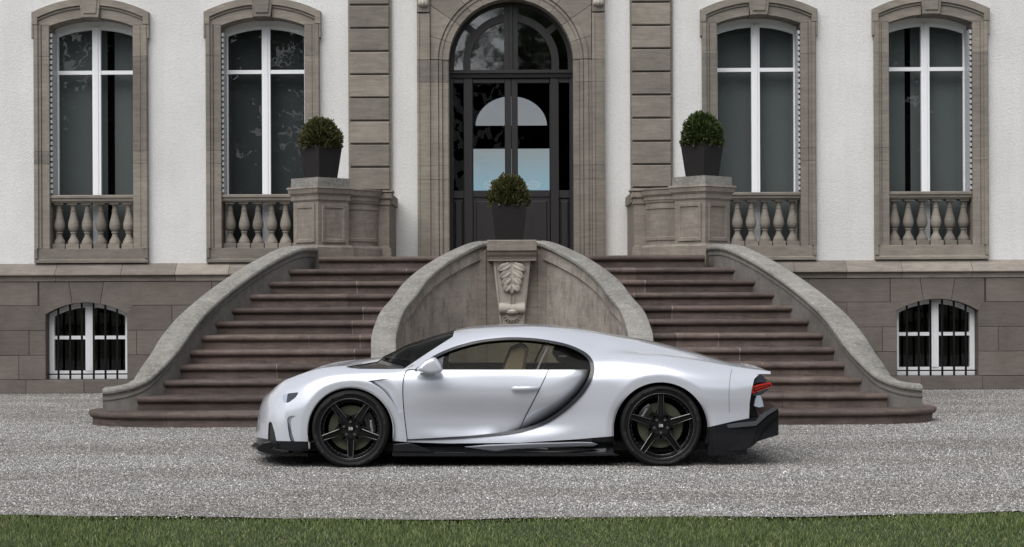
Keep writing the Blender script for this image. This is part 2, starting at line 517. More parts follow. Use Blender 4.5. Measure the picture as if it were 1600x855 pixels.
# lawn grass
NG = 210000
gx = rng.uniform(-7.5, 7.5, NG)
gy = rng.uniform(-6.2, -2.9, NG)
ey = np.array([edge_y(x) for x in gx])
keep = gy < ey - 0.03 + np.where(rng.uniform(0, 1, NG) < .25, rng.exponential(.10, NG), rng.normal(0, .045, NG)) + .06 * np.sin(gx * 7.3) * np.sin(gx * 2.9 + 1)
gx, gy, ey = gx[keep], gy[keep], ey[keep]
NG = len(gx)
hh = rng.uniform(0.012, 0.034, NG) * (0.75 + 0.5 * (np.sin(gx * 3.1 + gy * 2) * 0.5 + 0.5)) * np.clip(0.55 + (ey - gy) * 2.0, 0.55, 1.0)
a = rng.uniform(0, 2 * PI, NG); w = rng.uniform(0.0014, 0.0028, NG)
lean = rng.normal(0, 0.45, (NG, 2)) * hh[:, None]
GV = np.zeros((NG, 5, 3))
dx, dy = np.cos(a) * w, np.sin(a) * w
z0 = -0.012
GV[:, 0] = np.stack([gx - dx, gy - dy, np.full(NG, z0)], 1)
GV[:, 1] = np.stack([gx + dx, gy + dy, np.full(NG, z0)], 1)
GV[:, 2] = np.stack([gx + dx * .8 + lean[:, 0] * .4, gy + dy * .8 + lean[:, 1] * .4, z0 + hh * .6], 1)
GV[:, 3] = np.stack([gx - dx * .8 + lean[:, 0] * .4, gy - dy * .8 + lean[:, 1] * .4, z0 + hh * .6], 1)
GV[:, 4] = np.stack([gx + lean[:, 0], gy + lean[:, 1], z0 + hh], 1)
tri = np.array([(0, 1, 2), (0, 2, 3), (3, 2, 4)])
GF = (tri[None] + (np.arange(NG) * 5)[:, None, None]).reshape(-1, 3)
o = numeric_mesh('grass', GV.reshape(-1, 3), GF, M['grass'])
prop(o, 'short mown green grass along the front of the gravel drive', 'grass', kind='stuff')

# far-off park trees facing the house, seen only as reflections in its glass and in the car's paint
def park_wood():
    nl = 130000
    VV = []; cl = []
    for i in range(56):
        x = -80 + 160 * (i + rng.uniform(-.3, .3)) / 55
        if -11 < x < 4.0: hgt = rng.uniform(6, 10)
        elif 4.0 <= x < 11: hgt = rng.uniform(19, 24)
        else: hgt = rng.uniform(14, 21)
        cl.append((x, -62 + rng.uniform(-7, 7), hgt, hgt * rng.uniform(.28, .4)))
    per = nl // len(cl)
    for (x, y, h, r) in cl:
        z = rng.uniform(0.03, 1, per) ** 0.85
        rad = r * np.sin(np.clip(z, 0, 1) * PI * 0.86 + 0.25) * rng.uniform(0.5, 1.1, per)
        th = rng.uniform(0, 2 * PI, per)
        c = np.stack([x + rad * np.cos(th), y + rad * np.sin(th), z * h], 1)
        VV.append(c)
    for (x, y, h, r) in ((4.9, -58, 25, 4.9), (8.5, -63, 26, 6.5), (12.5, -60, 23, 6.0)):
        m_ = 9000
        z = rng.uniform(0.02, 1, m_) ** 0.9
        rad = r * np.sin(np.clip(z, 0, 1) * PI * 0.8 + 0.35) * rng.uniform(0.0, 1.1, m_) ** .6
        th = rng.uniform(0, 2 * PI, m_)
        VV.append(np.stack([x + rad * np.cos(th), y + rad * np.sin(th), z * h], 1))
    C = np.concatenate(VV); k = len(C)
    s = rng.uniform(0.22, 0.62, k)
    e1 = rng.normal(0, 1, (k, 3)); e1 /= np.linalg.norm(e1, axis=1)[:, None]
    e2 = rng.normal(0, 1, (k, 3)); e2 -= (e1 * e2).sum(1)[:, None] * e1; e2 /= np.linalg.norm(e2, axis=1)[:, None]
    Q = np.stack([C - e1 * s[:, None], C + e2 * s[:, None] * .6, C + e1 * s[:, None], C - e2 * s[:, None] * .6], 1)
    F = np.arange(k * 4).reshape(-1, 4)
    o = numeric_mesh('woodland', Q.reshape(-1, 3), F, M['wood_leaf'])
    prop(o, 'belt of park trees across the lawn, mirrored in the house windows', 'trees', kind='stuff')
park_wood()

# ================================================================== CHATEAU
YW = 12.7                      # face of the rendered wall
chateau = empty('chateau', (0, YW, 0), label='pale rendered chateau front with arched stone windows and a black arched door', cat='building')

def place(V, root):
    """world coordinates -> the frame of an unrotated root empty"""
    l = root.location
    return [(v[0] - l[0], v[1] - l[1], v[2] - l[2]) for v in V]

def sub(name, VF, mat, parent, root, **kw):
    V, F = VF if isinstance(VF, tuple) else (VF.V, VF.F)
    return obj(name, place(V, root), F, mat, parent, **kw)

def xprof(poly, x0, x1):
    """outline of (y, z) extruded along x, closed ends"""
    a = sum(poly[i][0] * poly[(i + 1) % len(poly)][1] - poly[(i + 1) % len(poly)][0] * poly[i][1] for i in range(len(poly)))
    if a < 0: poly = poly[::-1]
    n = len(poly)
    V = [(x0, y, z) for y, z in poly] + [(x1, y, z) for y, z in poly]
    F = [tuple(range(n - 1, -1, -1)), tuple(range(n, 2 * n))]
    for i in range(n):
        j = (i + 1) % n
        F.append((i, j, n + j, n + i))
    return V, F

def zprof(poly, z0, z1):
    """outline of (x, y) extruded upwards"""
    a = sum(poly[i][0] * poly[(i + 1) % len(poly)][1] - poly[(i + 1) % len(poly)][0] * poly[i][1] for i in range(len(poly)))
    if a < 0: poly = poly[::-1]
    n = len(poly)
    V = [(x, y, z0) for x, y in poly] + [(x, y, z1) for x, y in poly]
    F = [tuple(range(n - 1, -1, -1)), tuple(range(n, 2 * n))]
    for i in range(n):
        j = (i + 1) % n
        F.append((i, j, n + j, n + i))
    return V, F

WINX = [-6.545, -3.868, 3.860, 6.540]
# ---- rendered wall with real openings
mb = MB()
cuts = sorted([(x - 0.70, x + 0.70, 5.95) for x in WINX] + [(-1.2, 1.2, 6.5)])
cur = -15.0
for a0, a1, zt in cuts:
    mb.box(cur, a0, YW, YW + 0.5, 1.98, 8.2)
    mb.box(a0, a1, YW, YW + 0.5, zt, 8.2)
    cur = a1
mb.box(cur, 15.0, YW, YW + 0.5, 1.98, 8.2)
wall_up = sub('rendered_wall', mb, M['plaster'], chateau, chateau)

# ---- plinth cornice
def cornice(x0, x1):
    prof = [(12.9, 2.022), (12.66, 2.018), (12.47, 1.853), (12.465, 1.836), (12.53, 1.828), (12.535, 1.742), (12.9, 1.742)]
    return xprof(prof, x0, x1)
base = sub('basement_wall', MB().box(-15, 15, 12.566, 12.95, -0.05, 0.215).box(-15, 15, 12.566, 12.95, 1.40, 1.76)
           .box(-15, -7.3, 12.566, 12.95, 0.213, 1.402).box(-5.95, 5.95, 12.566, 12.95, 0.213, 1.402).box(7.3, 15, 12.566, 12.95, 0.213, 1.402), M['dark'], chateau, chateau)
base.data.materials[0] = plain('mortar_joint', (0.055, 0.048, 0.043), 0.95, var=0.2)
jl = [-14.9, -13.9, -12.9, -11.9, -10.9, -10.0, -9.0, -8.0, -7.08, -6.06, -5.22, -4.39, -3.5, -2.66]
for s in (-1, 1):
    js = jl if s < 0 else [2.66, 3.62, 4.38, 5.19, 6.05, 7.14, 8.05, 9.0, 10.0, 10.9, 11.9, 12.9, 13.9, 14.9]
    for a0, a1 in zip(js[:-1], js[1:]):
        dz = random.uniform(-0.002, 0.002)
        V, F = cornice(a0 + 0.003, a1 - 0.003)
        V = [(x, y + dz, z) for x, y, z in V]
        sub('cornice_stone', (V, F), M['cornice'], base, chateau)

# ---- basement ashlar blocks and windows
BWX = [-6.61, 6.605]
BHW = 0.63
def bw_arc(x, r_off=0.0):
    """intrados of a basement window, height at x from its centre"""
    R = (BHW**2 + 0.18**2) / (2 * 0.18)
    return 1.41 - R + math.sqrt(max(0, (R + r_off)**2 - x * x))
def block(x0, x1, z0, z1):
    y0 = 12.55 + random.uniform(-0.003, 0.003)
    sub('ashlar_block', cbox(x0 + .0025, x1 - .0025, y0, 12.62, z0 + .0025, z1 - .0025, 0.005), M['stone_base'], base, chateau)
def fill(js, z0, z1):
    for a0, a1 in zip(js[:-1], js[1:]): block(a0, a1, z0, z1)
XI = 2.75
for s, xc in zip((-1, 1), BWX):
    R = lambda l: [s * abs(x) for x in l] if s > 0 else l
    def ser(outer, inner):            # joints left of / right of the window in photo order
        return outer, inner
    L0, R0 = xc - BHW, xc + BHW
    out_j = {1: [-10.9, -9.9, -8.9, -8.1, -7.36], 2: [-10.9, -10.2, -9.2, -8.4, L0], 3: [-10.9, -9.7, -8.8, -8.0, -7.5, L0], 4: [-10.9, -10.0, -9.1, -8.3, -7.66, L0]}
    in_j = {1: [-5.90, -4.66, -3.9, -XI], 2: [R0, -5.28, -4.3, -3.5, -XI], 3: [R0, -5.83, -5.0, -4.1, -XI], 4: [R0, -5.4, -4.4, -3.5, -XI]}
    if s > 0:
        out_j = {k: [-x if abs(x - L0) > 1e-6 else None for x in v] for k, v in out_j.items()}
        out_j = {1: [7.36, 8.1, 9.0, 9.9, 10.9], 2: [R0, 8.3, 9.3, 10.2, 10.9], 3: [R0, 7.55, 7.98, 8.8, 9.8, 10.9], 4: [R0, 8.2, 9.1, 10.0, 10.9]}
        in_j = {1: [XI, 3.8, 4.6, 5.87], 2: [XI, 3.4, 4.4, 5.2, L0], 3: [XI, 3.9, 5.2, 5.75, L0], 4: [XI, 3.5, 4.5, 5.65, L0]}
    for k_ in (1, 2, 3, 4):
        ext = [10.9 + .25 * (k_ % 2) + .95 * i_ for i_ in range(1, 5)]
        out_j[k_] = [-e for e in ext[::-1]] + out_j[k_] if s < 0 else out_j[k_] + ext
    zz = {1: (1.363, 1.735), 2: (0.976, 1.363), 3: (0.593, 0.976), 4: (0.215, 0.593)}
    for k in (1, 2, 3, 4):
        for js in (out_j[k], in_j[k]):
            if k == 2:
                # blocks beside the window keep a kicked corner above the springing
                pass
            fill(js, *zz[k])
    # foot course
    if s < 0: fill([-14.8, -13.8, -12.8, -11.8, -10.9, -9.8, -8.7, -7.55, -6.65, -5.65, -4.7, -3.7, -XI], 0.0, 0.212)
    else: fill([XI, 3.7, 4.75, 5.35, 6.35, 7.3, 8.4, 9.6, 10.9, 11.9, 12.9, 13.9, 14.8], 0.0, 0.212)
    # three arch stones over the window
    def arc(a, b, n=8, off=0.0): return [(xc + a + (b - a) * i / n, bw_arc(a + (b - a) * i / n)) for i in range(n + 1)]
    g = 0.003
    kz = 1.735 - 0.003
    polys = [
        [(xc - 0.73 + g, kz), (xc - 0.73 + g, 1.36)] + arc(-BHW, -0.22, 7) + [(xc - 0.27 - g, kz)],
        arc(-0.22 + 2 * g, 0.22 - 2 * g, 6) + [(xc + 0.27 - g, kz), (xc - 0.27 + g, kz)],
        arc(0.22, BHW, 7) + [(xc + 0.73 - g, 1.36), (xc + 0.73 - g, kz), (xc + 0.27 + g, kz)],
    ]
    for p in polys:
        sub('arch_stone', prism(p, 12.549, 12.95, 0.004), M['stone_base'], base, chateau)
    # the little triangles of wall between arch stones and the blocks beside the window
    for q in (-1, 1):
        p = [(xc + q * (BHW + .003), 0.976), (xc + q * (BHW + .105), 0.976), (xc + q * (BHW + .105), 1.357), (xc + q * (BHW + .003), 1.225)]
    # window itself
    y1 = 12.78
    fr = MB()
    hw = BHW
    bot = 0.215
    def arc2(a, b, off, n=10): return [(xc + a + (b - a) * i / n, bw_arc(a + (b - a) * i / n) + off) for i in range(n + 1)]
    fr.box(xc - hw, xc - hw + 0.075, y1, y1 + .07, bot, 1.22)
    fr.box(xc + hw - 0.075, xc + hw, y1, y1 + .07, bot, 1.22)
    fr.add(*prism(arc2(-hw, hw, -0.075) + arc2(hw, -hw, 0.01), y1 + .003, y1 + .07))
    fr.box(xc - hw, xc + hw, y1 - .003, y1 + .07, bot, bot + 0.13)
    fr.box(xc - 0.065, xc + 0.065, y1 - .012, y1 + .07, bot + .13, 1.36)
    fr.box(xc - 0.02, xc + 0.02, y1 - .022, y1, bot + .13, 1.36)
    fr.box(xc - hw + .07, xc - .06, y1 + .006, y1 + .06, 0.835, 0.89)
    fr.box(xc + .06, xc + hw - .07, y1 + .006, y1 + .06, 0.835, 0.89)
    w = sub('basement_window', fr, M['white'], chateau, chateau)
    for q0, q1 in ((-hw + .07, -.06), (.06, hw - .07)):
        sub('pane', ([(xc + q0, y1 + .04, bot + .12), (xc + q1, y1 + .04, bot + .12), (xc + q1, y1 + .04, .84), (xc + q0, y1 + .04, .84)], [(0, 1, 2, 3)]), M['pane'], w, chateau)
        pts = arc2(q0, q1, -0.06, 6)
        sub('pane', ([(x, y1 + .04, z) for x, z in [(xc + q0, .885), (xc + q1, .885)] + pts[::-1]], [tuple(range(9))]), M['pane'], w, chateau)
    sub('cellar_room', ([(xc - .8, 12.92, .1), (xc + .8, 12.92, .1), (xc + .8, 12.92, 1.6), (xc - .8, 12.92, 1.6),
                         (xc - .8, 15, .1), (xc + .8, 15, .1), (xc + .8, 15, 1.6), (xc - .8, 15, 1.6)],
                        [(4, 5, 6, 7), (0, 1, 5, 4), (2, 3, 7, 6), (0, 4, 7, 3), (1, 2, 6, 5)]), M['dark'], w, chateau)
    gr = MB()
    gr.box(xc - hw, xc + hw, 12.655, 12.675, 0.285, 0.305)
    grille = sub('window_grille', gr, M['iron'], chateau, chateau)
    for i in range(6):
        x = xc - 0.457 + i * 0.183
        sub('bar', cbox(x - .014, x + .014, 12.63, 12.658, 0.217, bw_arc(x - xc) + .01), M['iron'], grille, chateau)
    # sill and inner reveal of the opening
    sub('window_reveal', MB().box(xc - hw - .09, xc - hw, 12.563, 12.95, .1, 1.40).box(xc + hw, xc + hw + .09, 12.563, 12.95, .1, 1.40)
        .box(xc - hw, xc + hw, 12.563, 12.95, .1, .214), M['stone_base'], chateau, chateau)

# ---- pilasters of rusticated blocks
for s in (-1, 1):
    xa, xb = (-2.535, -1.86) if s < 0 else (1.855, 2.52)
    pil = sub('pilaster', cbox(xa, xb, 12.645, 12.8, 2.02, 8.2), M['stone'], chateau, chateau)
    z = 2.03 + 0.02
    zt = 6.02 - 12 * 0.3605
    i = 0
    z = 1.5 + (461 - 8.6 - (3.0 if s > 0 else 1.0) * s * -1) / 100.1
    top = 6.020 if s < 0 else 6.045
    k = -5
    while True:
        z1 = top - 0.3605 * k; z0 = z1 - 0.3605
        k += 1
        if z1 < 2.2: break
        if z1 > 8.1: continue
        sub('pilaster_block', cbox(xa + .025, xb - .035, 12.595, 12.66, max(2.03, z0) + .012, z1 - .012, 0.012), M['stone'], pil, chateau)

# ---- tall windows with stone surrounds and balustrades
def winarc(x, R=1.69, zc=4.16): return zc + math.sqrt(R * R - x * x)
BAL = [(0.0, 0.0)]
def baluster_mesh():
    mbb = MB()
    mbb.box(-0.1, 0.1, -0.09, 0.09, 0.0, 0.085, 0.004)
    prof = [(0.088, 0.085), (0.090, 0.105), (0.086, 0.12), (0.075, 0.145), (0.058, 0.175), (0.043, 0.205), (0.041, 0.235), (0.041, 0.25), (0.054, 0.255), (0.054, 0.272), (0.042, 0.277),
            (0.058, 0.287), (0.074, 0.31), (0.083, 0.345), (0.086, 0.38), (0.080, 0.42), (0.068, 0.465), (0.055, 0.515), (0.046, 0.56), (0.041, 0.595), (0.048, 0.598), (0.048, 0.608), (0.040, 0.611),
            (0.036, 0.65), (0.040, 0.675), (0.055, 0.695), (0.062, 0.70)]
    mbb.add(*lathe(prof, 20))
    mbb.box(-0.075, 0.075, -0.075, 0.075, 0.70, 0.732, 0.003)
    return mesh_data('baluster', mbb.V, mbb.F, M['stone'], True, 35)
BALM = baluster_mesh()

def window(xc, kind):
    root = chateau
    # jamb stones
    zs = [2.252, 3.57, 3.77, 5.245, 5.73]
    sill = sub('window_surround', MB().box(xc - .885, xc + .885, 12.63, 13.02, 2.024, 2.25, 0.006)
               .add(*xprof([(12.64, 2.025), (12.60, 2.03), (12.60, 2.07), (12.64, 2.09)], xc - .884, xc + .884))
               .box(xc - .884, xc - .835, 12.6, 12.64, 2.092, 2.249, .004).box(xc + .835, xc + .884, 12.6, 12.64, 2.092, 2.249, .004), M['stone'], root, root)
    for q in (-1, 1):
        prof = [(-.65, 13.08), (-.65, 12.662), (-.658, 12.652), (-.765, 12.652), (-.772, 12.662), (-.778, 12.632), (-.812, 12.632), (-.82, 12.60), (-.872, 12.596), (-.885, 12.612), (-.885, 12.8)]
        pr = [(xc + q * -x * -1 if q < 0 else xc - x, y) for x, y in prof]
        pr = [(xc + (x if q < 0 else -x), y) for x, y in prof]
        for z0, z1 in zip(zs[:-1], zs[1:]):
            m2 = MB().add(*zprof(pr, z0 + .002, z1 - .002))
            if z1 > 5.7:
                x0, x1 = (xc - .912, xc - .884) if q < 0 else (xc + .884, xc + .912)
                m2.box(x0, x1, 12.598, 12.72, 5.52, z1 - .002, 0.003)
            sub('jamb_stone', m2, M['stone'], sill, root)
    # arched head: two stones and a keystone
    for q in (-1, 1):
        a = [(-.65 + .5 * i / 8, winarc(-.65 + .5 * i / 8)) for i in range(9)]
        o_ = [(-.15 - .762 * i / 10, winarc(-.15 - .762 * i / 10, 1.99)) for i in range(11)]
        poly = a + o_ + [(-.912, 5.732), (-.65, 5.732)]
        poly = [(xc + (x if q < 0 else -x), z) for x, z in poly]
        m2 = MB().add(*prism(poly, 12.652, 13.08))
        # raised outer moulding and inner fillet
        for ra, rb, yy, xe in ((1.875, 1.988, 12.596, .911), (1.835, 1.875, 12.628, .86)):
            a1 = [(-.15 - (xe - .15) * i / 10, winarc(-.15 - (xe - .15) * i / 10, rb)) for i in range(11)]
            xi = xe - (rb - ra) * 0.8
            a2 = [(-.15 - (xi - .15) * i / 10, winarc(-.15 - (xi - .15) * i / 10, ra)) for i in range(11)]
            pl = a1 + [(-xe, 5.734), (-xi, 5.734)] + a2[::-1]
            pl = [(xc + (x if q < 0 else -x), z) for x, z in pl]
            m2.add(*prism(pl, yy, 12.653, 0.006))
        sub('arch_stone', m2, M['stone'], sill, root)
    kp = [(xc - .133, winarc(.133) - .006), (xc, winarc(0) - .006), (xc + .133, winarc(.133) - .006), (xc + .19, 6.35), (xc - .19, 6.35)]
    m2 = MB().add(*prism(kp, 12.585, 13.08, 0.008))
    kp2 = [(xc - .10, winarc(.1) + .05), (xc + .10, winarc(.1) + .05), (xc + .145, 6.33), (xc - .145, 6.33)]
    m2.add(*prism(kp2, 12.565, 12.59, 0.012))
    sub('keystone', m2, M['stone'], sill, root)
    # balustrade
    rail = sub('balustrade', MB().add(*xprof([(12.98, 3.09), (12.72, 3.09), (12.685, 3.075), (12.685, 3.045), (12.705, 3.03), (12.71, 2.995), (12.735, 2.985), (12.735, 2.972), (12.98, 2.972)], xc - .648, xc + .648)), M['stone'], root, root)
    for i in range(6):
        b = bpy.data.objects.new('baluster', BALM); COL.objects.link(b)
        b.parent = rail
        b.location = (xc - 0.54 + 0.216 * i, 12.83 - YW, 2.243)
        b.rotation_euler.z = random.choice([0, PI / 2, PI])
    # folded shutters on both reveals, their louvre edges to the front
    for q in (-1, 1):
        X = lambda v: (xc + q * v)
        m2 = MB()
        x0, x1 = sorted((X(.648), X(.618 if q * xc > 0 else .644)))
        m2.box(x0, x1, 12.755, 13.04, 3.093, 5.62)
        n = 30
        for i in range(n):
            z = 3.12 + i * 0.084
            if z + .05 < 5.66: m2.box(x0, x1, 12.70, 12.754, z, z + .05)
        sh = sub('folded_shutter', m2, M['shutter'], root, root)
        sub('shutter_gap', cbox(X(.649) - .002, X(.649) + .002, 12.70, 12.757, 3.1, 5.64), M['iron'], sh, root)
    # white casement frame
    yf = 13.045
    fr = MB()
    hw, bot, tr = .65, 2.2, 5.04
    wa = lambda a, b, off, n=12: [(xc + a + (b - a) * i / n, winarc(a + (b - a) * i / n) + off) for i in range(n + 1)]
    for q in (-1, 1):
        x0, x1 = sorted((xc + q * hw, xc + q * (hw - .048)))
        fr.box(x0, x1, yf, yf + .07, bot, 5.70)
    fr.add(*prism(wa(-hw, hw, -.10) + wa(hw, -hw, 0.01), yf + .004, yf + .07))
    fr.add(*prism(wa(-hw + .04, hw - .04, -.135) + wa(hw - .04, -hw + .04, -.099), yf + .012, yf + .07))
    fr.box(xc - .066, xc + .066, yf - .008, yf + .07, bot, 5.76)
    fr.box(xc - .030, xc + .030, yf - .022, yf - .006, bot, 5.755, 0.004)
    for q0, q1 in ((-hw + .046, -.064), (.064, hw - .046)):
        fr.box(xc + q0, xc + q1, yf + .004, yf + .066, tr - .03, tr + .03)
        fr.box(xc + q0, xc + q1, yf + .004, yf + .066, bot, bot + .1)
    w = sub('window', fr, M['white'], root, root)
    yp = yf + .045
    for q0, q1 in ((-hw + .046, -.064), (.064, hw - .046)):
        sub('pane', ([(xc + q0, yp, bot + .09), (xc + q1, yp, bot + .09), (xc + q1, yp, tr - .025), (xc + q0, yp, tr - .025)], [(0, 1, 2, 3)]), M['pane'], w, root)
        pts = wa(q0, q1, -.12, 6)
        sub('pane', ([(x, yp, z) for x, z in [(xc + q0, tr + .025), (xc + q1, tr + .025)] + pts[::-1]], [tuple(range(9))]), M['pane'], w, root)
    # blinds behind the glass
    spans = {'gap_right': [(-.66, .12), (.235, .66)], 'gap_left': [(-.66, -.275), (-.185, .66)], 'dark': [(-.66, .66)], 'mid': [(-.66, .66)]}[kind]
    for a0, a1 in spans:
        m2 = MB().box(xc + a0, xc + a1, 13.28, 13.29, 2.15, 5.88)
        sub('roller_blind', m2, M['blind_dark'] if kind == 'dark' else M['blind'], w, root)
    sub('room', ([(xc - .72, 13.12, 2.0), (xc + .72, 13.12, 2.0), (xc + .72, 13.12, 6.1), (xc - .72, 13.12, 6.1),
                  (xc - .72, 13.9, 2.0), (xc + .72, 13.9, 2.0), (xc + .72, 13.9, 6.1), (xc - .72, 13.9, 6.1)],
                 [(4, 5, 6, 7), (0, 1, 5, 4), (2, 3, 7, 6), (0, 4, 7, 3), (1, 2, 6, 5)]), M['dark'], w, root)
for xc, k in zip(WINX, ('gap_right', 'dark', 'mid', 'gap_left')):
    window(xc, k)

# ---- entrance: stone surround
DC = 5.136         # springing centre of the arch
RD = 0.97
ent = sub('door_surround', MB().add(*zprof([(-1.46, 12.7), (-1.46, 12.66), (1.46, 12.66), (1.46, 12.7)], 6.75, 7.2)), M['stone'], chateau, chateau)
zj = [2.03, 3.30, 3.52, 4.81, 5.16]
for q in (-1, 1):
    prof = [(-.97, 13.05), (-.97, 12.645), (-.985, 12.63), (-1.06, 12.63), (-1.065, 12.64), (-1.075, 12.60), (-1.12, 12.60), (-1.125, 12.62), (-1.135, 12.585), (-1.20, 12.58), (-1.205, 12.60),
            (-1.255, 12.60), (-1.257, 12.62), (-1.262, 12.57), (-1.30, 12.565), (-1.305, 12.578), (-1.42, 12.578), (-1.425, 12.565), (-1.46, 12.57), (-1.46, 12.75)]
    pr = [(x if q < 0 else -x, y) for x, y in prof]
    for z0, z1 in zip(zj[:-1], zj[1:]):
        sub('jamb_stone', zprof(pr, z0 + .002, z1 - .002), M['stone'], ent, chateau)
    # strip beside the arch
    strip = [(x if q < 0 else -x, y) for x, y in prof[13:]] + [((-1.257 if q < 0 else 1.257), 12.75)]
    sub('jamb_stone', zprof(strip, 5.164, 5.88), M['stone'], ent, chateau)
    sx0, sx1 = sorted((q * 1.262, q * 1.46))
    sub('jamb_stone', cbox(sx0, sx1, 12.565, 12.75, 5.90, 6.75, .004), M['stone'], ent, chateau)
    m2 = MB().add(*lathe([(0.0, -0.07), (0.05, -0.06), (0.075, -0.02), (0.08, 0.02), (0.06, 0.06), (0.0, 0.08)], 12, 'z', q * 1.36, 12.55, 6.05))
    for k in range(5):
        aa = PI + k * PI / 4
        m2.add(*lathe([(0.0, -.05), (.022, -.03), (.026, .0), (.018, .04), (0, .06)], 7, 'z', q * 1.36 + .06 * math.cos(aa), 12.55 + .06 * math.sin(aa), 6.04))
    sub('carved_boss', m2, M['carved'], ent, chateau, smooth=True)
# voussoirs
angs = [1.5, 17.5, 35, 51, 64, 78, 90]
def rect_hit(a):
    c, s_ = math.cos(a), math.sin(a)
    t = min(1.252 / abs(c) if abs(c) > 1e-6 else 9, (6.75 - DC) / s_ if s_ > 1e-6 else 9)
    return (c * t, DC + s_ * t)
for q in (-1, 1):
    for a0, a1 in zip(angs[:-1], angs[1:]):
        A0, A1 = math.radians(a0 + .12), math.radians(a1 - .12)
        if a0 < 2: A0 = math.radians(1.6)
        inner = [(RD * math.cos(A1 + (A0 - A1) * i / 6), DC + RD * math.sin(A1 + (A0 - A1) * i / 6)) for i in range(7)]
        p0, p1 = rect_hit(A0), rect_hit(A1)
        poly = inner + [p0]
        ca = math.atan2(6.75 - DC, 1.252)
        if A0 < ca < A1: poly.append((1.252, 6.75))
        poly.append(p1)
        poly = [(q * x, z) for x, z in poly]
        m2 = MB().add(*prism(poly, 12.615, 13.05, .003))
        for r0, r1, yy in ((1.075, 1.12, 12.598), (1.135, 1.20, 12.580)):
            ring = [(q * r1 * math.cos(A0 + (A1 - A0) * i / 6), DC + r1 * math.sin(A0 + (A1 - A0) * i / 6)) for i in range(7)] + \
                   [(q * r0 * math.cos(A1 + (A0 - A1) * i / 6), DC + r0 * math.sin(A1 + (A0 - A1) * i / 6)) for i in range(7)]
            m2.add(*prism(ring, yy, 12.617, 0.004))
        sub('arch_stone', m2, M['stone'], ent, chateau)

# ---- entrance: black door with sidelights and fanlight
YD = 12.96
def X_(px): return (px - 797.7) / 99.2
def Z_(py): return 1.5 + (461 - py) / 99.2
dm = MB()
zc = Z_(97)
def ringpoly(r0, r1, a0, a1, n=24):
    A0, A1 = math.radians(a0), math.radians(a1)
    return [(r1 * math.cos(A0 + (A1 - A0) * i / n), zc + r1 * math.sin(A0 + (A1 - A0) * i / n)) for i in range(n + 1)] + \
           [(r0 * math.cos(A1 + (A0 - A1) * i / n), zc + r0 * math.sin(A1 + (A0 - A1) * i / n)) for i in range(n + 1)]
def ring(r0, r1, a0, a1, y0, y1, n=24):
    for i in range(n):
        b0 = a0 + (a1 - a0) * i / n; b1 = a0 + (a1 - a0) * (i + 1) / n
        dm.add(*prism(ringpoly(r0, r1, b0, b1, 1), y0, y1))
# fanlight frame
fan = MB(); dm = fan
ring(.90, .985, 0, 180, YD - .03, YD + .08, 40)
ring(.64, .755, 0, 180, YD, YD + .08, 36)
fan.box(-.985, -.90, YD - .03, YD + .08, Z_(112), zc); fan.box(.90, .985, YD - .03, YD + .08, Z_(112), zc)
fan.box(-.755, -.64, YD, YD + .08, Z_(112), zc); fan.box(.64, .755, YD, YD + .08, Z_(112), zc)
fan.box(-.107, .107, YD - .035, YD + .08, Z_(112), zc + .93)
fan.box(-.03, .03, YD - .055, YD - .033, Z_(112), zc + .93, .006)
for q in (-1, 1):
    a = math.radians(39)
    c, s_ = math.cos(a), math.sin(a)
    pts = [(q * (.74 * c - .05 * s_), zc + .74 * s_ + .05 * c), (q * (.74 * c + .05 * s_), zc + .74 * s_ - .05 * c),
           (q * (.92 * c + .05 * s_), zc + .92 * s_ - .05 * c), (q * (.92 * c - .05 * s_), zc + .92 * s_ + .05 * c)]
    fan.add(*prism(pts, YD + .004, YD + .075))
fan.add(*xprof([(YD + .08, Z_(110)), (YD - .05, Z_(110)), (YD - .075, Z_(112.5)), (YD - .075, Z_(115)), (YD - .05, Z_(117)), (YD - .04, Z_(122)), (YD + .08, Z_(122))], -.985, .985))
fan_o = sub('fanlight', fan, M['door'], chateau, chateau)
for q in (-1, 1):
    def arcpts(r, a0, a1, n=14): return [(q * r * math.cos(math.radians(a0 + (a1 - a0) * i / n)), zc + r * math.sin(math.radians(a0 + (a1 - a0) * i / n))) for i in range(n + 1)]
    p = [(q * .10, Z_(111)), (q * .65, Z_(111))] + arcpts(.66, 0, 82)
    sub('pane', ([(x, YD + .05, z) for x, z in p], [tuple(range(len(p)))]), M['fan_pane'], fan_o, chateau)
    p = arcpts(.93, 39, 85) + arcpts(.73, 83, 39)
    sub('pane', ([(x, YD + .05, z) for x, z in p], [tuple(range(len(p)))]), M['fan_pane'], fan_o, chateau)
    p = [(q * .73, Z_(111)), (q * .93, Z_(111))] + arcpts(.93, 0, 39) + arcpts(.73, 39, 0)
    sub('pane', ([(x, YD + .05, z) for x, z in p], [tuple(range(len(p)))]), M['fan_pane'], fan_o, chateau)
# door leaves and sidelights
dr = MB()
zt, zg0, zg1, zb = Z_(122), Z_(130), Z_(298), 2.03
def leafbox(a, b, z0, z1, dy=0.0, ch=.006): dr.box(X_(a), X_(b), YD + dy, YD + .09, z0, z1, ch)
leafbox(700, 707, zb, zt, -.02); leafbox(888.8, 895.5, zb, zt, -.02)
leafbox(723.4, 737.3, zb, zt, -.015); leafbox(858.6, 872, zb, zt, -.015)
leafbox(707, 723.4, zg1 - .12, zg1); leafbox(872, 888.8, zg1 - .12, zg1)
leafbox(707, 723.4, zg0, zt); leafbox(872, 888.8, zg0, zt)
leafbox(707, 723.4, zb, zg1 - .12, .02, .015); leafbox(872, 888.8, zb, zg1 - .12, .02, .015)
leafbox(709, 721.4, zb + .15, zg1 - .16, .0, .02); leafbox(874, 886.8, zb + .15, zg1 - .16, .0, .02)
sid = sub('sidelight', dr, M['door'], chateau, chateau)
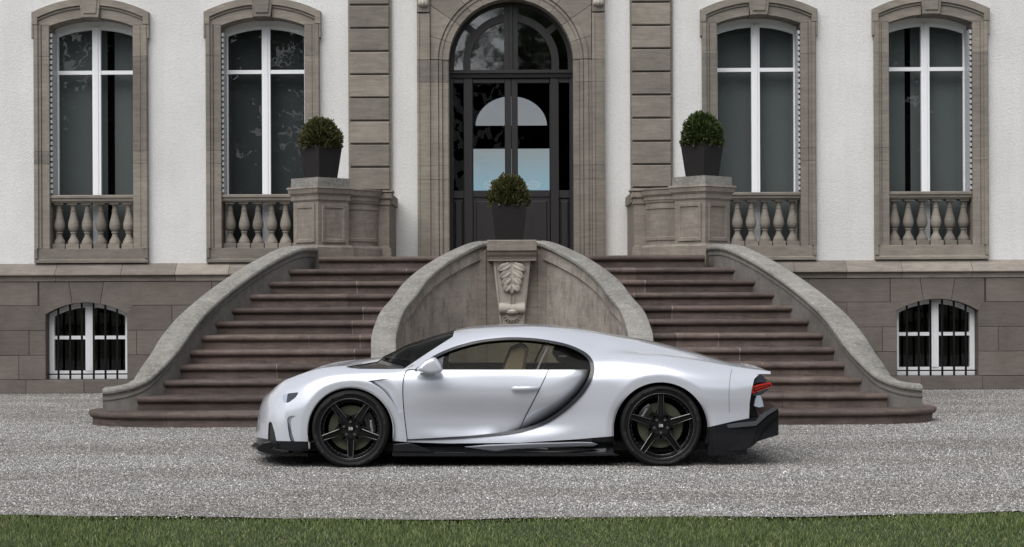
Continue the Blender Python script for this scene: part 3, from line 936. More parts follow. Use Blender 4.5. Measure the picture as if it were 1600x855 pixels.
for a, b in ((706, 724.4), (871, 889.8)):
    sub('pane', ([(X_(a), YD + .05, zg1 - .02), (X_(b), YD + .05, zg1 - .02), (X_(b), YD + .05, zg0 + .02), (X_(a), YD + .05, zg0 + .02)], [(0, 1, 2, 3)]), M['door_pane'], sid, chateau)
for q in (-1, 1):
    dr = MB()
    F_ = lambda a: (a if q < 0 else 2 * 797.7 - a)
    def lb(a, b, z0, z1, dy=0.0, ch=.005):
        a, b = sorted((F_(a), F_(b))); leafbox(a, b, z0, z1, dy, ch)
    lb(737.5, 787.5, zg0, zt - .015); lb(787.5, 797.5, zb, zt - .015); 
    lb(737.5, 787.5, zg1 - .1, zg1); lb(737.5, 787.5, zb, zg1 - .1, .02)
    lb(741, 784, zb + .16, zg1 - .15, .004, .025)
    lb(735.6, 738.0, zg1, zg0, .03); 
    dr_o = sub('entrance_door', dr, M['door'], chateau, chateau)
    a, b = sorted((F_(736.5), F_(788.5)))
    sub('pane', ([(X_(a), YD + .05, zg1 - .02), (X_(b), YD + .05, zg1 - .02), (X_(b), YD + .05, zg0 + .02), (X_(a), YD + .05, zg0 + .02)], [(0, 1, 2, 3)]), M['door_pane'], dr_o, chateau)
    # etched oval low on the glass
    m2 = MB()
    xo, zo = X_(F_(764)), Z_(289)
    for k in range(24):
        t0, t1 = 2 * PI * k / 24, 2 * PI * (k + 1) / 24
        m2.add([(xo + .105 * math.cos(t0), YD + .047, zo + .062 * math.sin(t0)), (xo + .105 * math.cos(t1), YD + .047, zo + .062 * math.sin(t1)),
                (xo + .09 * math.cos(t1), YD + .047, zo + .05 * math.sin(t1)), (xo + .09 * math.cos(t0), YD + .047, zo + .05 * math.sin(t0))], [(0, 1, 2, 3)])
    for dxx in (-.045, 0, .045):
        m2.add([(xo + dxx - .004, YD + .047, zo - .04), (xo + dxx + .004, YD + .047, zo - .04), (xo + dxx + .004, YD + .047, zo + .04), (xo + dxx - .004, YD + .047, zo + .04)], [(0, 1, 2, 3)])
    m2.add([(xo - .085, YD + .0465, zo - .005), (xo + .085, YD + .0465, zo - .005), (xo + .085, YD + .0465, zo + .005), (xo - .085, YD + .0465, zo + .005)], [(0, 1, 2, 3)])
    sub('etched_emblem', m2, M['etched'], dr_o, chateau)
    hx = X_(F_(792))
    m2 = MB().add(*tube([(hx, YD - .03, 3.05), (hx, YD - .07, 3.05), (hx - q * -.0 + q * .0, YD - .07, 3.05), (hx + q * .11, YD - .07, 3.05)], .009))
    sub('handle', m2, M['iron'], dr_o, chateau)
# hall behind the door with the garden doors at its far end
YB = 23.0
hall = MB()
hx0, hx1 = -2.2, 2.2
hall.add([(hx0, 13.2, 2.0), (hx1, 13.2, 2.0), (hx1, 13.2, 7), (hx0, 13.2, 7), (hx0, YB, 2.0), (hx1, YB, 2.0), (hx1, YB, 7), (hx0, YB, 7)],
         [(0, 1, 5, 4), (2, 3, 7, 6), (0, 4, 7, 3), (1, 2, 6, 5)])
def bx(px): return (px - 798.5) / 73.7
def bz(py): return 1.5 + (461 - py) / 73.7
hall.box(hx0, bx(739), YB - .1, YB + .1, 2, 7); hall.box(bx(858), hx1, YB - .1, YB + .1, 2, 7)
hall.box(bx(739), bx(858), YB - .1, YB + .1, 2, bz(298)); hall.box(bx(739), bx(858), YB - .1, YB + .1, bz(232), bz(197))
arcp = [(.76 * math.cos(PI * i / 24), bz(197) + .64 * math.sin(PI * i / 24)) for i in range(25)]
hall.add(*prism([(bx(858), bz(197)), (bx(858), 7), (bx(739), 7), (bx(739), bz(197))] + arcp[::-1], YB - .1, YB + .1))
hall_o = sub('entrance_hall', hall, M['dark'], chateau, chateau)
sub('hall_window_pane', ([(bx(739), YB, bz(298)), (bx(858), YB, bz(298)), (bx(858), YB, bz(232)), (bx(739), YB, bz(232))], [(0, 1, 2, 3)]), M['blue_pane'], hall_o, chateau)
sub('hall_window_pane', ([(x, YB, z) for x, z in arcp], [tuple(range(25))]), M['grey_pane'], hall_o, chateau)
# the rest of the house body behind the front
sub('house_body', MB().box(-15, -2.3, 15.2, 22.9, 0, 8.2).box(2.3, 15, 15.2, 22.9, 0, 8.2).box(-15, 15, 12.95, 22.9, 8.2, 8.4), M['plaster'], chateau, chateau)

# ================================================================== STAIRCASE
R_, T_, Y1 = 0.169, 0.35, 5.0          # riser, tread, front of the first step
stairs = empty('stone_staircase', (0, 8, 0), label='twin flight of dark red sandstone steps with curved parapets before the door', cat='staircase')
def zline(y): return R_ * (1 + (y - Y1) / T_)

# inner (visible) line of the outer parapets and outer line of the niche parapet, left side
CHEEK = [(-4.77, 5.41, .435), (-4.62, 5.41, .45), (-4.44, 5.44, .49), (-4.27, 5.53, .57), (-4.12, 5.72, .735), (-4.00, 6.0, .922), (-3.93, 6.4, 1.115), (-3.85, 6.75, 1.284), (-3.73, 7.1, 1.452),
         (-3.58, 7.45, 1.62), (-3.40, 7.8, 1.79), (-3.20, 8.15, 1.955), (-2.98, 8.5, 2.10), (-2.84, 8.75, 2.165), (-2.74, 9.0, 2.175), (-2.70, 9.25, 2.175)]
NICHE = [(-1.60, 5.2, .60), (-1.635, 5.5, .72), (-1.65, 5.8, .86), (-1.675, 6.15, 1.024), (-1.65, 6.5, 1.194), (-1.60, 6.8, 1.338), (-1.48, 7.13, 1.50), (-1.37, 7.5, 1.677),
         (-1.20, 7.85, 1.845), (-1.0, 8.15, 1.99), (-.78, 8.42, 2.11), (-.55, 8.62, 2.205), (-.40, 8.70, 2.215), (0.0, 8.72, 2.215)]

def sweep_wall(path, sect, cap=True):
    """sect(P, T) -> list of 3-D points; loft them"""
    P = [np.array(p) for p in path]
    V = []; F = []; m = None
    for i, p in enumerate(P):
        t = P[min(i + 1, len(P) - 1)][:2] - P[max(i - 1, 0)][:2]
        t = t / np.linalg.norm(t)
        nrm = np.array((t[1], -t[0]))        # right of travel
        s = sect(p, nrm)
        m = len(s); V += s
    for i in range(len(P) - 1):
        for k in range(m):
            j = (k + 1) % m
            F.append((i * m + k, (i + 1) * m + k, (i + 1) * m + j, i * m + j))
    F.append(tuple(range(m))); b = (len(P) - 1) * m
    F.append(tuple(range(b + m - 1, b - 1, -1)))
    return V, F

def sect_from(profile, zb, T):
    """profile of (offset towards the visible side, height relative to the coping top or None for the foot)"""
    def f(p, n):
        out = []
        for o_, h in profile:
            z = zb if h is None else p[2] + h
            out.append((p[0] + n[0] * o_, p[1] + n[1] * o_, z))
        return out
    return f

def mirror(V): return [(-x, y, z) for x, y, z in V]
def flip(F): return [tuple(f[::-1]) for f in F]

cheek_path = spline(CHEEK, 6)
niche_path = spline(NICHE, 6)
COPE_C = [(-.30, -.095), (.0, -.095), (.006, -.082), (.020, -.078), (.036, -.066), (.042, -.045), (.036, -.022), (.016, -.008), (-.10, .008), (-.26, .0), (-.30, -.03)]
for s in (-1, 1):
    q = (lambda VF: VF) if s < 0 else (lambda VF: (mirror(VF[0]), flip(VF[1])))
    body = sweep_wall(cheek_path, sect_from([(0, None), (0, -.155), (.012, -.145), (.014, -.125), (.004, -.112), (.004, -.09), (-.27, -.09), (-.27, None)], 0.02, .27))
    ck = sub('cheek_wall', q(body), M['cheek'], stairs, stairs, smooth=True, sharp=30, fixn=True)
    cutsC = [0, 20, 45, 70, len(cheek_path) - 1]
    for a, b in zip(cutsC[:-1], cutsC[1:]):
        seg = cheek_path[a:b + 1].copy()
        d = (seg[1] - seg[0]); seg[0] += d / np.linalg.norm(d) * .003
        sub('coping_stone', q(sweep_wall(seg, sect_from(COPE_C, 0, .3))), M['coping'], ck, stairs, smooth=True, sharp=30, fixn=True)
    # niche parapet: curved wall with a raised rim and sunken panel; visible side is to the right of travel reversed
    body = sweep_wall(niche_path, sect_from([(0.02, None), (0.02, -.09), (.235, -.09), (.235, -.235), (.228, -.245), (.215, -.248), (.205, -.26), (.195, -.262), (.195, None)], 0.02, .26))
    nw = sub('niche_wall', q(body), M['render'], stairs, stairs, smooth=True, sharp=30, fixn=True)
    cope = [(.0, -.095), (.24, -.095), (.246, -.082), (.262, -.076), (.275, -.064), (.28, -.045), (.275, -.022), (.258, -.008), (.12, .008), (.02, .0), (-.02, -.02), (-.025, -.08)]
    cutsN = [0, 36, 66, len(niche_path) - 1]
    for a, b in zip(cutsN[:-1], cutsN[1:]):
        seg = niche_path[a:b + 1].copy()
        d = (seg[1] - seg[0]); seg[0] += d / np.linalg.norm(d) * .003
        sub('coping_stone', q(sweep_wall(seg, sect_from(cope, 0, .3))), M['coping'], nw, stairs, smooth=True, sharp=30, fixn=True)

# ---- the steps
def step_profile(k, y0=None):
    y = Y1 + T_ * (k - 1) if y0 is None else y0
    zt = R_ * k; zb = R_ * (k - 1) - 0.01
    pr = [(y + .050, zb), (y + .050, zt - .088), (y + .040, zt - .086), (y + .037, zt - .078), (y + .024, zt - .076)]
    for i in range(7):
        a = -PI / 2 - PI * i / 6
        pr.append((y + .036 + .036 * math.cos(a), zt - .037 + .036 * math.sin(a) * 1.0))
    pr += [(y + .10, zt), (y + T_ + .12, zt + .004), (y + T_ + .12, zb)]
    return pr
def at_y(path, y):
    return float(np.interp(y, path[:, 1], path[:, 0]))
flights = {}
mon = cheek_path[cheek_path[:, 1].argsort()]; mon_n = niche_path[niche_path[:, 1].argsort()]
STEP_END = {2: -4.33, 3: -4.09, 4: -3.99, 5: -3.93, 6: -3.85, 7: -3.74, 8: -3.59, 9: -3.41, 10: -3.21, 11: -2.985, 12: -2.61}
JOINTS = {2: [(270 + 0, None)], 6: []}
for s in (-1, 1):
    core = MB()
    core.add(*zprof([(-3.9, 5.5), (-1.4, 5.5), (-1.4, 5.6), (-3.9, 5.6)], 0, 0.1))
    for k in range(2, 12):
        y = Y1 + T_ * (k - 1) + .07
        core.box(at_y(mon, y + .3) - .1, at_y(mon_n, y) - .0, y, 9.0, R_ * (k - 1) - .02, R_ * k - .03)
    V, F = core.V, core.F
    if s > 0: V, F = mirror(V), flip(F)
    fl = sub('stair_flight', (V, F), M['stair'], stairs, stairs)
    for k in range(2, 13):
        y = Y1 + T_ * (k - 1)
        xl = STEP_END[k] - (0.03 if k < 12 else 0)
        xr = at_y(mon_n, min(y + .1, 8.7)) + 0.05
        if k >= 11: xr = at_y(mon_n, min(y + .02, 8.71)) + 0.0
        if k == 12: xr = -0.003
        nseg = random.choice([2, 2, 3])
        js = [xl] + sorted(xl + (xr - xl) * (j + random.uniform(.25, .75)) / nseg for j in range(1, nseg)) + [xr]
        js = [js[0]] + [j for j in js[1:-1] if js[0] + .3 < j < js[-1] - .3] + [js[-1]]
        for a, b in zip(js[:-1], js[1:]):
            oy, oz = random.uniform(-.004, .004), random.uniform(-.003, .002)
            VF = xprof([(yy + oy, zz_ + oz) for yy, zz_ in step_profile(k)], a + .002, b - .002)
            if s > 0: VF = (mirror(VF[0]), flip(VF[1]))
            sub('step_stone', VF, M['stair'], fl, stairs, smooth=True, sharp=40, fixn=True)
            if b < js[-1] and random.random() < .7:
                VF = xprof([(yy - .0015, zz_ + .0005) for yy, zz_ in step_profile(k)], b - .006, b + .005)
                if s > 0: VF = (mirror(VF[0]), flip(VF[1]))
                sub('mortar_joint', VF, M['mortar'], fl, stairs, smooth=True, sharp=40, fixn=True)
# bottom step, one broad sweep with rounded ends
path1 = [(-4.86, 6.35), (-4.99, 6.0), (-5.01, 5.72), (-4.88, 5.40), (-4.6, 5.14), (-4.2, 5.015), (-3.6, 4.985), (-2.4, 4.96), (-1.2, 4.95), (0, 4.945)]
p1 = spline([(x, y, 0) for x, y in path1], 6)
for s in (-1, 1):
    cutsB = [0, 21, 33, 43, 54]
    fl = [o for o in stairs.children if o.name.startswith('stair_flight')][0 if s < 0 else 1]
    for a, b in zip(cutsB[:-1], cutsB[1:]):
        pr = step_profile(1, 0.0)
        prof = [(-yy, zz_) for yy, zz_ in pr]
        prof = [(min(o_, 0) if o_ > -.2 else -.75, z) for o_, z in prof]
        def sec(p, n): return [(p[0] + n[0] * o_, p[1] + n[1] * o_, z) for o_, z in prof]
        seg = p1[a:b + 1].copy(); d = seg[1] - seg[0]; seg[0] += d / np.linalg.norm(d) * .003
        VF = sweep_wall(seg, sec)
        if s > 0: VF = (mirror(VF[0]), flip(VF[1]))
        sub('step_stone', VF, M['stair'], fl, stairs, smooth=True, sharp=40, fixn=True)
base_fill = MB().add(*zprof([(-4.35, 5.75), (-3.9, 5.60), (3.9, 5.60), (4.35, 5.75), (4.35, 6.3), (-4.35, 6.3)], 0.0, 0.155))
base_fill.add(*zprof([(-1.6, 5.55), (1.6, 5.55), (1.6, 8.6), (-1.6, 8.6)], 0.0, 0.16))
sub('niche_floor', base_fill, M['stair'], stairs, stairs)
# landing
land = MB().box(-2.72, -0.05 + .05, 9.3, 12.69, 0.0, 2.024).box(.001, 2.72, 9.3, 12.69, 0.0, 2.024)
sub('landing', land, M['pedestal'], stairs, stairs)

# ---- niche centre: pilaster strip, console with acanthus leaf, scroll and shell
cen = sub('niche_centre', MB().box(-.53, .53, 8.465, 8.70, .05, 2.10, .006).box(-.50, -.34, 8.44, 8.47, .05, 2.09, .008).box(.34, .50, 8.44, 8.47, .05, 2.09, .008), M['pedestal'], stairs, stairs)
slab = MB().add(*xprof([(8.70, 2.224), (8.16, 2.224), (8.145, 2.21), (8.145, 2.085), (8.175, 2.065), (8.19, 2.03), (8.22, 2.0), (8.235, 1.965), (8.70, 1.965)], -.325, .325))
# mitred feel: stepped sides
slab.box(-.315, .315, 8.17, 8.70, 1.95, 1.966)
sub('console_slab', slab, M['pedestal'], cen, stairs)
# console body: S-profile, tapering downwards
yb = 8.47
def console_front(z):
    # 1.95 top .. 1.10 bottom
    t = (1.95 - z) / .85
    return yb - (0.205 * (1 - t) ** 1.4 + 0.045 + 0.03 * math.sin(t * PI))
V = []; F = []
nz = 24
for i in range(nz + 1):
    z = 1.95 - .85 * i / nz
    wv = 0.245 - 0.085 * (i / nz)
    yf = console_front(z)
    V += [(-wv, yb, z), (-wv, yf + .015, z), (-wv + .022, yf, z), (-wv + .035, yf + .018, z), (0, yf + .012, z), (wv - .035, yf + .018, z), (wv - .022, yf, z), (wv, yf + .015, z), (wv, yb, z)]
for i in range(nz):
    for k in range(8):
        F.append((i * 9 + k, (i + 1) * 9 + k, (i + 1) * 9 + k + 1, i * 9 + k + 1))
sub('console', (V, F), M['carved'], cen, stairs, smooth=True, sharp=35, fixn=True)
# acanthus leaf: outline with rounded lobes, bulging surface
def leaf():
    """carved leaf: a cupped blade with five curled lobes down each side and a pointed tip"""
    mb = MB()
    def lobe(x0, z0, ang, L, w, lift):
        n, m = 9, 7
        V = []; F = []
        c, s_ = math.cos(ang), math.sin(ang)
        for i in range(n + 1):
            t = i / n
            wv = w * math.sin(PI * min(1, t * .92 + .08)) ** .7 * (1 + .10 * math.sin(t * 14))
            for j in range(m + 1):
                u = -1 + 2 * j / m
                a_ = t * L; b_ = u * wv
                x = x0 + a_ * c - b_ * s_; z = z0 + a_ * s_ + b_ * c
                h = lift * math.sin(PI * (t * .8 + .1)) + .010 * (1 - u * u) - .010 * (1 if abs(u) < .2 else 0) + .016 * t ** 3
                if abs(u) > .99 or i == n: h = -.012
                V.append((x, console_front(min(1.95, max(1.1, z))) - h - .006, z))
        for i in range(n):
            for j in range(m):
                a0 = i * (m + 1) + j
                F.append((a0, a0 + m + 1, a0 + m + 2, a0 + 1))
        mb.add(V, F)
    for k in range(4):
        t = k / 3
        z0 = 1.91 - .25 * t
        for q in (-1, 1):
            ang = math.radians(-28 - 26 * t)
            L = .195 - .045 * t
            lobe(q * .015, z0, ang if q > 0 else PI - ang, L, .060, .040)
    lobe(0, 1.70, -PI / 2, .20, .052, .030)
    lobe(0, 1.95, -PI / 2, .34, .055, .020)
    for q in (-1, 1):
        mb.add(*tube([(q * (.055 - .04 * i / 9), console_front(1.94 - .36 * i / 9) - .030, 1.94 - .36 * i / 9) for i in range(10)], .008, 6))
    return mb.V, mb.F
sub('acanthus_leaf', leaf(), M['carved'], cen, stairs, smooth=True, sharp=60, kind='stuff')
m2 = MB()
for x in (-.024, .024):
    m2.add(*tube([(x, console_front(z) + .002, z) for z in np.linspace(1.52, 1.36, 8)], .012, 6))
sub('stem', m2, M['carved'], cen, stairs, smooth=True)
m2 = MB()
for q in (-1, 1):
    V, F = lathe([(0, 0), (.055, 0), (.062, .02), (.068, .07), (.075, .15), (.07, .17), (0, .172)], 20, 'y')
    m2.add([(q * yv, yb - .085 + xv, 1.325 + zv) for xv, yv, zv in V], F)
m2.add(*lathe([(0, 1.235), (.08, 1.24), (.12, 1.26), (.13, 1.285), (.11, 1.31)], 16, 'z', 0, yb - .03, 0))
sub('volute', m2, M['carved'], cen, stairs, smooth=True, sharp=40, fixn=True)
V = []; F = []
nr = 36
for i in range(nr + 1):
    a = -PI + PI * i / nr
    rb = 0.125 + .008 * math.cos(i * PI * 18 / nr * 2 / 2)
    for k in range(6):
        r = 0.02 + (rb - .02) * k / 5
        rise = .055 * math.sin(PI * (k / 5) * .85 + .3) + .014 * (1 if i % 4 < 2 else -1) * (k / 5)
        V.append((r * math.cos(a), yb - .03 - rise, 1.245 + r * math.sin(a)))
for i in range(nr):
    for k in range(5):
        F.append((i * 6 + k, i * 6 + k + 1, (i + 1) * 6 + k + 1, (i + 1) * 6 + k))
sub('shell', (V, F), M['carved'], cen, stairs, smooth=True, sharp=25, fixn=True)

# ---- pedestals, curved parapets and end piers at the head of the flights
def ngon_prism(pts, z0, z1, grow0=0, grow1=0):
    c = np.mean(np.array(pts), 0)
    def g(p, d):
        v = np.array(p) - c; l = np.linalg.norm(v); return tuple(np.array(p) + v / l * d)
    n = len(pts)
    V = [(*g(p, grow0), z0) for p in pts] + [(*g(p, grow1), z1) for p in pts]
    F = [tuple(range(n - 1, -1, -1)), tuple(range(n, 2 * n))] + [(i, (i + 1) % n, n + (i + 1) % n, n + i) for i in range(n)]
    return V, F
for s in (-1, 1):
    pc = np.array((s * 2.665, 9.71)); hd = .385
    sq = [(pc[0], pc[1] - hd), (pc[0] + hd, pc[1]), (pc[0], pc[1] + hd), (pc[0] - hd, pc[1])]
    m2 = MB()
    m2.add(*ngon_prism(sq, 0.0, 2.17, .07, .07)).add(*ngon_prism(sq, 2.17, 2.20, .07, .025)).add(*ngon_prism(sq, 2.20, 2.80, 0, 0))
    m2.add(*ngon_prism(sq, 2.80, 2.83, 0.0, .03)).add(*ngon_prism(sq, 2.83, 2.885, .028, .028)).add(*ngon_prism(sq, 2.885, 2.92, .028, .06)).add(*ngon_prism(sq, 2.92, 2.985, .07, .085)).add(*ngon_prism(sq, 2.985, 3.012, .10, .09))
    ped = sub('pedestal', m2, M['pedestal'], stairs, stairs)
    sub('pedestal_cap', ngon_prism(sq, 3.013, 3.135, .035, .03), M['coping'], ped, stairs)
    for e in (3, 0):        # framed panels on the two faces seen
        p0, p1_ = np.array(sq[e]), np.array(sq[(e + 1) % 4])
        tdir = (p1_ - p0); Lf = np.linalg.norm(tdir); tdir /= Lf; nn = np.array((tdir[1], -tdir[0]))
        if np.dot(nn, p0 - pc) < 0: nn = -nn
        def P(u, o_, z): return (*(p0 + tdir * u + nn * o_), z)
        rects = [((.0, Lf), (2.20, 2.80), .0), ((.085, Lf - .085), (2.275, 2.735), .0), ((.12, Lf - .12), (2.31, 2.70), -.03), ]
        V = []; F = []
        def loop(u0, u1, z0, z1, o_):
            n0 = len(V); V.extend([P(u0, o_, z0), P(u1, o_, z0), P(u1, o_, z1), P(u0, o_, z1)]); return n0
        a = loop(.06, Lf - .06, 2.235, 2.765, .004); b = loop(.066, Lf - .066, 2.241, 2.759, .022); c = loop(.105, Lf - .105, 2.28, 2.72, .020); d = loop(.118, Lf - .118, 2.293, 2.707, .004)
        for x0, x1 in ((a, b), (b, c), (c, d)):
            for i in range(4): F.append((x0 + i, x0 + (i + 1) % 4, x1 + (i + 1) % 4, x1 + i))
        F.append((d, d + 1, d + 2, d + 3))
        sub('panel', (V, F), M['pedestal'], ped, stairs, fixn=False)
    # curved parapet (quarter sweep) then straight back to the house
    pth = [(-2.50, 9.98), (-2.42, 9.985)] + [(-2.42 + .50 * math.sin(t), 10.57 - .585 * math.cos(t)) for t in np.linspace(.15, PI / 2 - .12, 9)] + [(-1.93, 10.62)]
    pth = [(x, y, 3.01) for x, y in pth]
    profP = [(-.20, None), (.065, None), (.065, -.84), (.05, -.825), (.03, -.81), (.0, -.80), (.0, -.21), (.015, -.20), (.02, -.17), (.03, -.165), (.03, -.125), (.06, -.09), (.07, -.025), (.085, -.02), (.085, -.002), (.06, 0), (-.24, 0), (-.20, -.1)]
    VF = sweep_wall(pth, sect_from(profP, 2.0, .2))
    pan = []
    for u in np.linspace(0.2, .82, 8):
        f = u * (len(pth) - 1); i = int(f); w = f - i
        pan.append(tuple(np.array(pth[i]) * (1 - w) + np.array(pth[min(i + 1, len(pth) - 1)]) * w))
    V2 = sweep_wall(pan, sect_from([(-.01, -.74), (.016, -.74), (.018, -.70), (.004, -.69), (.004, -.30), (.018, -.29), (.016, -.25), (-.01, -.25)], 0, 0))
    pier = MB()
    pier.box(-1.99, -1.765, 10.50, 10.75, 2.20, 2.80, .004).box(-2.02, -1.735, 10.465, 10.76, 2.02, 2.175, .01).box(-2.0, -1.755, 10.485, 10.755, 2.17, 2.205, .012)
    pier.box(-2.0, -1.75, 10.48, 10.76, 2.80, 2.885, .008).box(-2.03, -1.72, 10.45, 10.78, 2.885, 2.985, .018).box(-2.045, -1.705, 10.435, 10.79, 2.985, 3.01, .004)
    side = MB().box(-1.99, -1.80, 10.75, 12.64, 2.02, 2.86).box(-2.02, -1.77, 10.79, 12.64, 2.86, 3.005)
    mm = (lambda VF_: VF_) if s < 0 else (lambda VF_: (mirror(VF_[0]), flip(VF_[1])))
    par = sub('parapet', mm(VF), M['pedestal'], stairs, stairs, smooth=True, sharp=30, fixn=True)
    sub('panel', mm(V2), M['pedestal'], par, stairs, smooth=True, sharp=30, fixn=True)
    sub('end_pier', mm((pier.V, pier.F)), M['pedestal'], stairs, stairs)
    sub('side_parapet', mm((side.V, side.F)), M['pedestal'], stairs, stairs)

# ================================================================== CLIPPED SHRUBS IN PLANTERS
def shrub_mesh(name, R, H, n, mat, size, seed):
    g = np.random.default_rng(seed)
    # dome of shoots: points near the surface, with shorter ones inside
    th = g.uniform(0, 2 * PI, n); cz = g.uniform(-0.25, 1, n)
    d = np.stack([np.sqrt(1 - np.clip(cz, -1, 1)**2) * np.cos(th), np.sqrt(1 - cz**2) * np.sin(th), cz], 1)
    lump = 1 + .05 * np.sin(d[:, 0] * 9 + 1) * np.sin(d[:, 1] * 8) + .05 * np.sin(d[:, 2] * 11 + d[:, 0] * 7)
    rad = g.uniform(0.55, 1.0, n) ** .5 * lump + g.normal(0, .025, n)
    c = d * rad[:, None] * np.array((R, R, H))
    c[:, 2] += .02
    up = np.array((0, 0, .55))
    ax = d * 1.0 + up + g.normal(0, .5, (n, 3)); ax /= np.linalg.norm(ax, axis=1)[:, None]
    sd = np.cross(ax, g.normal(0, 1, (n, 3))); sd /= np.linalg.norm(sd, axis=1)[:, None]
    L = size * g.uniform(.7, 1.5, n); w = L * g.uniform(.16, .28, n)
    V = np.stack([c - sd * w[:, None] * .4, c + ax * L[:, None] * .55 - sd * w[:, None], c + ax * L[:, None], c + ax * L[:, None] * .5 + sd * w[:, None]], 1)
    F = np.arange(n * 4).reshape(-1, 4)
    me = numeric_mesh(name, V.reshape(-1, 3), F, mat)
    return me
def planter(loc, rz, w0, w1, h, label, sh, mat, size, seed, n=7000):
    t = empty('potted_shrub', loc, rz, label=label, cat='potted shrub', group='clipped shrubs in dark planters by the door')
    m2 = MB()
    t_ = .018
    V = [(-w0, -w0, 0), (w0, -w0, 0), (w0, w0, 0), (-w0, w0, 0), (-w1, -w1, h), (w1, -w1, h), (w1, w1, h), (-w1, w1, h),
         (-w1 + t_, -w1 + t_, h), (w1 - t_, -w1 + t_, h), (w1 - t_, w1 - t_, h), (-w1 + t_, w1 - t_, h),
         (-w1 + t_ + .01, -w1 + t_ + .01, h - .06), (w1 - t_ - .01, -w1 + t_ + .01, h - .06), (w1 - t_ - .01, w1 - t_ - .01, h - .06), (-w1 + t_ + .01, w1 - t_ - .01, h - .06)]
    F = [(3, 2, 1, 0)]
    for a, b in ((0, 4), (4, 8), (8, 12)):
        for i in range(4):
            j = (i + 1) % 4
            F.append((a + i, a + j, b + j, b + i))
    pot = obj('pot', V, F, M['pot'], t)
    bm = bmesh.new(); bm.from_mesh(pot.data)
    ed = [e for e in bm.edges if abs(e.verts[0].co.z - e.verts[1].co.z) > h * .5]
    bmesh.ops.bevel(bm, geom=ed, offset=.008, segments=2, profile=.5, affect='EDGES')
    bm.to_mesh(pot.data); bm.free()
    q = w1 - t_ - .008
    obj('soil', [(-q, -q, h - .05), (q, -q, h - .05), (q, q, h - .05), (-q, q, h - .05)], [(0, 1, 2, 3)], M['soil'], t)
    st = tube([(0, 0, h - .06), (0.01, 0, h + .1), (0, .01, h + sh[1] * .6)], [.022, .018, .01])
    obj('stem', st[0], st[1], M['bark'], t)
    f = shrub_mesh('foliage', sh[0], sh[1], n, mat, size, seed)
    f.parent = t; f.location = (0, 0, h + sh[2])
    # inner mass of shaded twigs so the middle is not hollow
    g = np.random.default_rng(seed + 5); k = 1500
    d = g.normal(0, 1, (k, 3)); d /= np.linalg.norm(d, axis=1)[:, None]
    c = d * (g.uniform(0, .68, k) ** .4)[:, None] * np.array((sh[0], sh[0], sh[1])); c[:, 2] = np.abs(c[:, 2]) - .02
    e = g.normal(0, .03, (k, 3)); e2 = g.normal(0, .03, (k, 3))
    tw = numeric_mesh('inner_twigs', np.stack([c - e, c + e2, c + e], 1).reshape(-1, 3), np.arange(k * 3).reshape(-1, 3), mat)
    tw.parent = t; tw.location = (0, 0, h + sh[2])
    return t
planter((-2.665, 9.71, 3.136), PI / 4, .165, .215, .455, 'dark tapered planter with a low clipped dome shrub on the left pedestal', (.275, .33, .03), M['yew_brown'], .042, 3)
planter((2.665, 9.71, 3.136), PI / 4, .165, .215, .465, 'dark tapered planter with a taller rounded green shrub on the right pedestal', (.268, .365, .035), M['yew'], .045, 4)
planter((-0.035, 9.35, 2.028), 0, .165, .242, .735, 'tall dark planter with a clipped dome shrub standing in front of the black door', (.268, .335, .02), M['yew_brown'], .042, 9)

# ================================================================== CAR
def mk_paint():
    t = NT('pearl_white_paint')
    t.set(Base_Color=(0.635, 0.66, 0.725), Roughness=0.22, Metallic=0.32)
    t.b.inputs['Coat Weight'].default_value = 0.8
    t.b.inputs['Coat IOR'].default_value = 1.4
    t.b.inputs['Coat Roughness'].default_value = 0.02
    t.b.inputs['Specular IOR Level'].default_value = 0.5
    return t.m
M['paint'] = mk_paint()
def mk_carbon():
    t = NT('lacquered_carbon')
    v = t.coord('World', (1, 1, 1))
    w = t.n("TexChecker"); w.inputs['Scale'].default_value = 90
    mp = t.n("Mapping"); mp.inputs['Rotation'].default_value = (0, PI / 4, 0); t.link(v, mp.inputs['Vector']); t.link(mp.outputs[0], w.inputs['Vector'])
    c = t.mix(w.outputs['Fac'], (0.007, 0.0075, 0.009), (0.016, 0.017, 0.020))
    t.set(Base_Color=c, Roughness=0.3)
    t.b.inputs['Coat Weight'].default_value = 0.35; t.b.inputs['Coat Roughness'].default_value = 0.05; t.b.inputs['Specular IOR Level'].default_value = 0.15
    return t.m
M['carbon'] = mk_carbon()
M['gloss_black'] = plain('gloss_black', (0.006, 0.006, 0.007), 0.2, coat=0.3, spec=0.3)
M['trim'] = plain('blue_black_trim', (0.022, 0.025, 0.033), 0.3, coat=0.3)
M['rubber'] = plain('tyre_rubber', (0.011, 0.011, 0.012), 0.75, var=0.15, spec=0.25)
M['tyre_mark'] = plain('tyre_lettering', (0.06, 0.06, 0.062), 0.5)
M['rim'] = plain('gloss_black_alloy', (0.006, 0.006, 0.0065), 0.2, coat=0.3, spec=0.35)
M['rim_edge'] = plain('dark_machined_alloy', (0.20, 0.20, 0.205), 0.25, metal=0.8)
M['disc'] = plain('olive_ceramic_disc', (0.085, 0.088, 0.056), 0.5, metal=0.3, var=0.08)
M['caliper'] = plain('black_caliper', (0.012, 0.012, 0.013), 0.3, coat=0.5)
M['mark'] = plain('silver_white_print', (0.62, 0.62, 0.62), 0.4)
M['chrome'] = plain('blued_polished_steel', (0.55, 0.62, 0.74), 0.35, metal=0.6)
M['alu'] = plain('satin_dark_aluminium', (0.22, 0.23, 0.26), 0.3, metal=0.8)
M['red'] = plain('red_lamp_glass', (0.42, 0.022, 0.020), 0.15, coat=1.0)
M['lampdark'] = plain('smoked_lamp_glass', (0.035, 0.04, 0.052), 0.12, coat=0.4, spec=0.4)
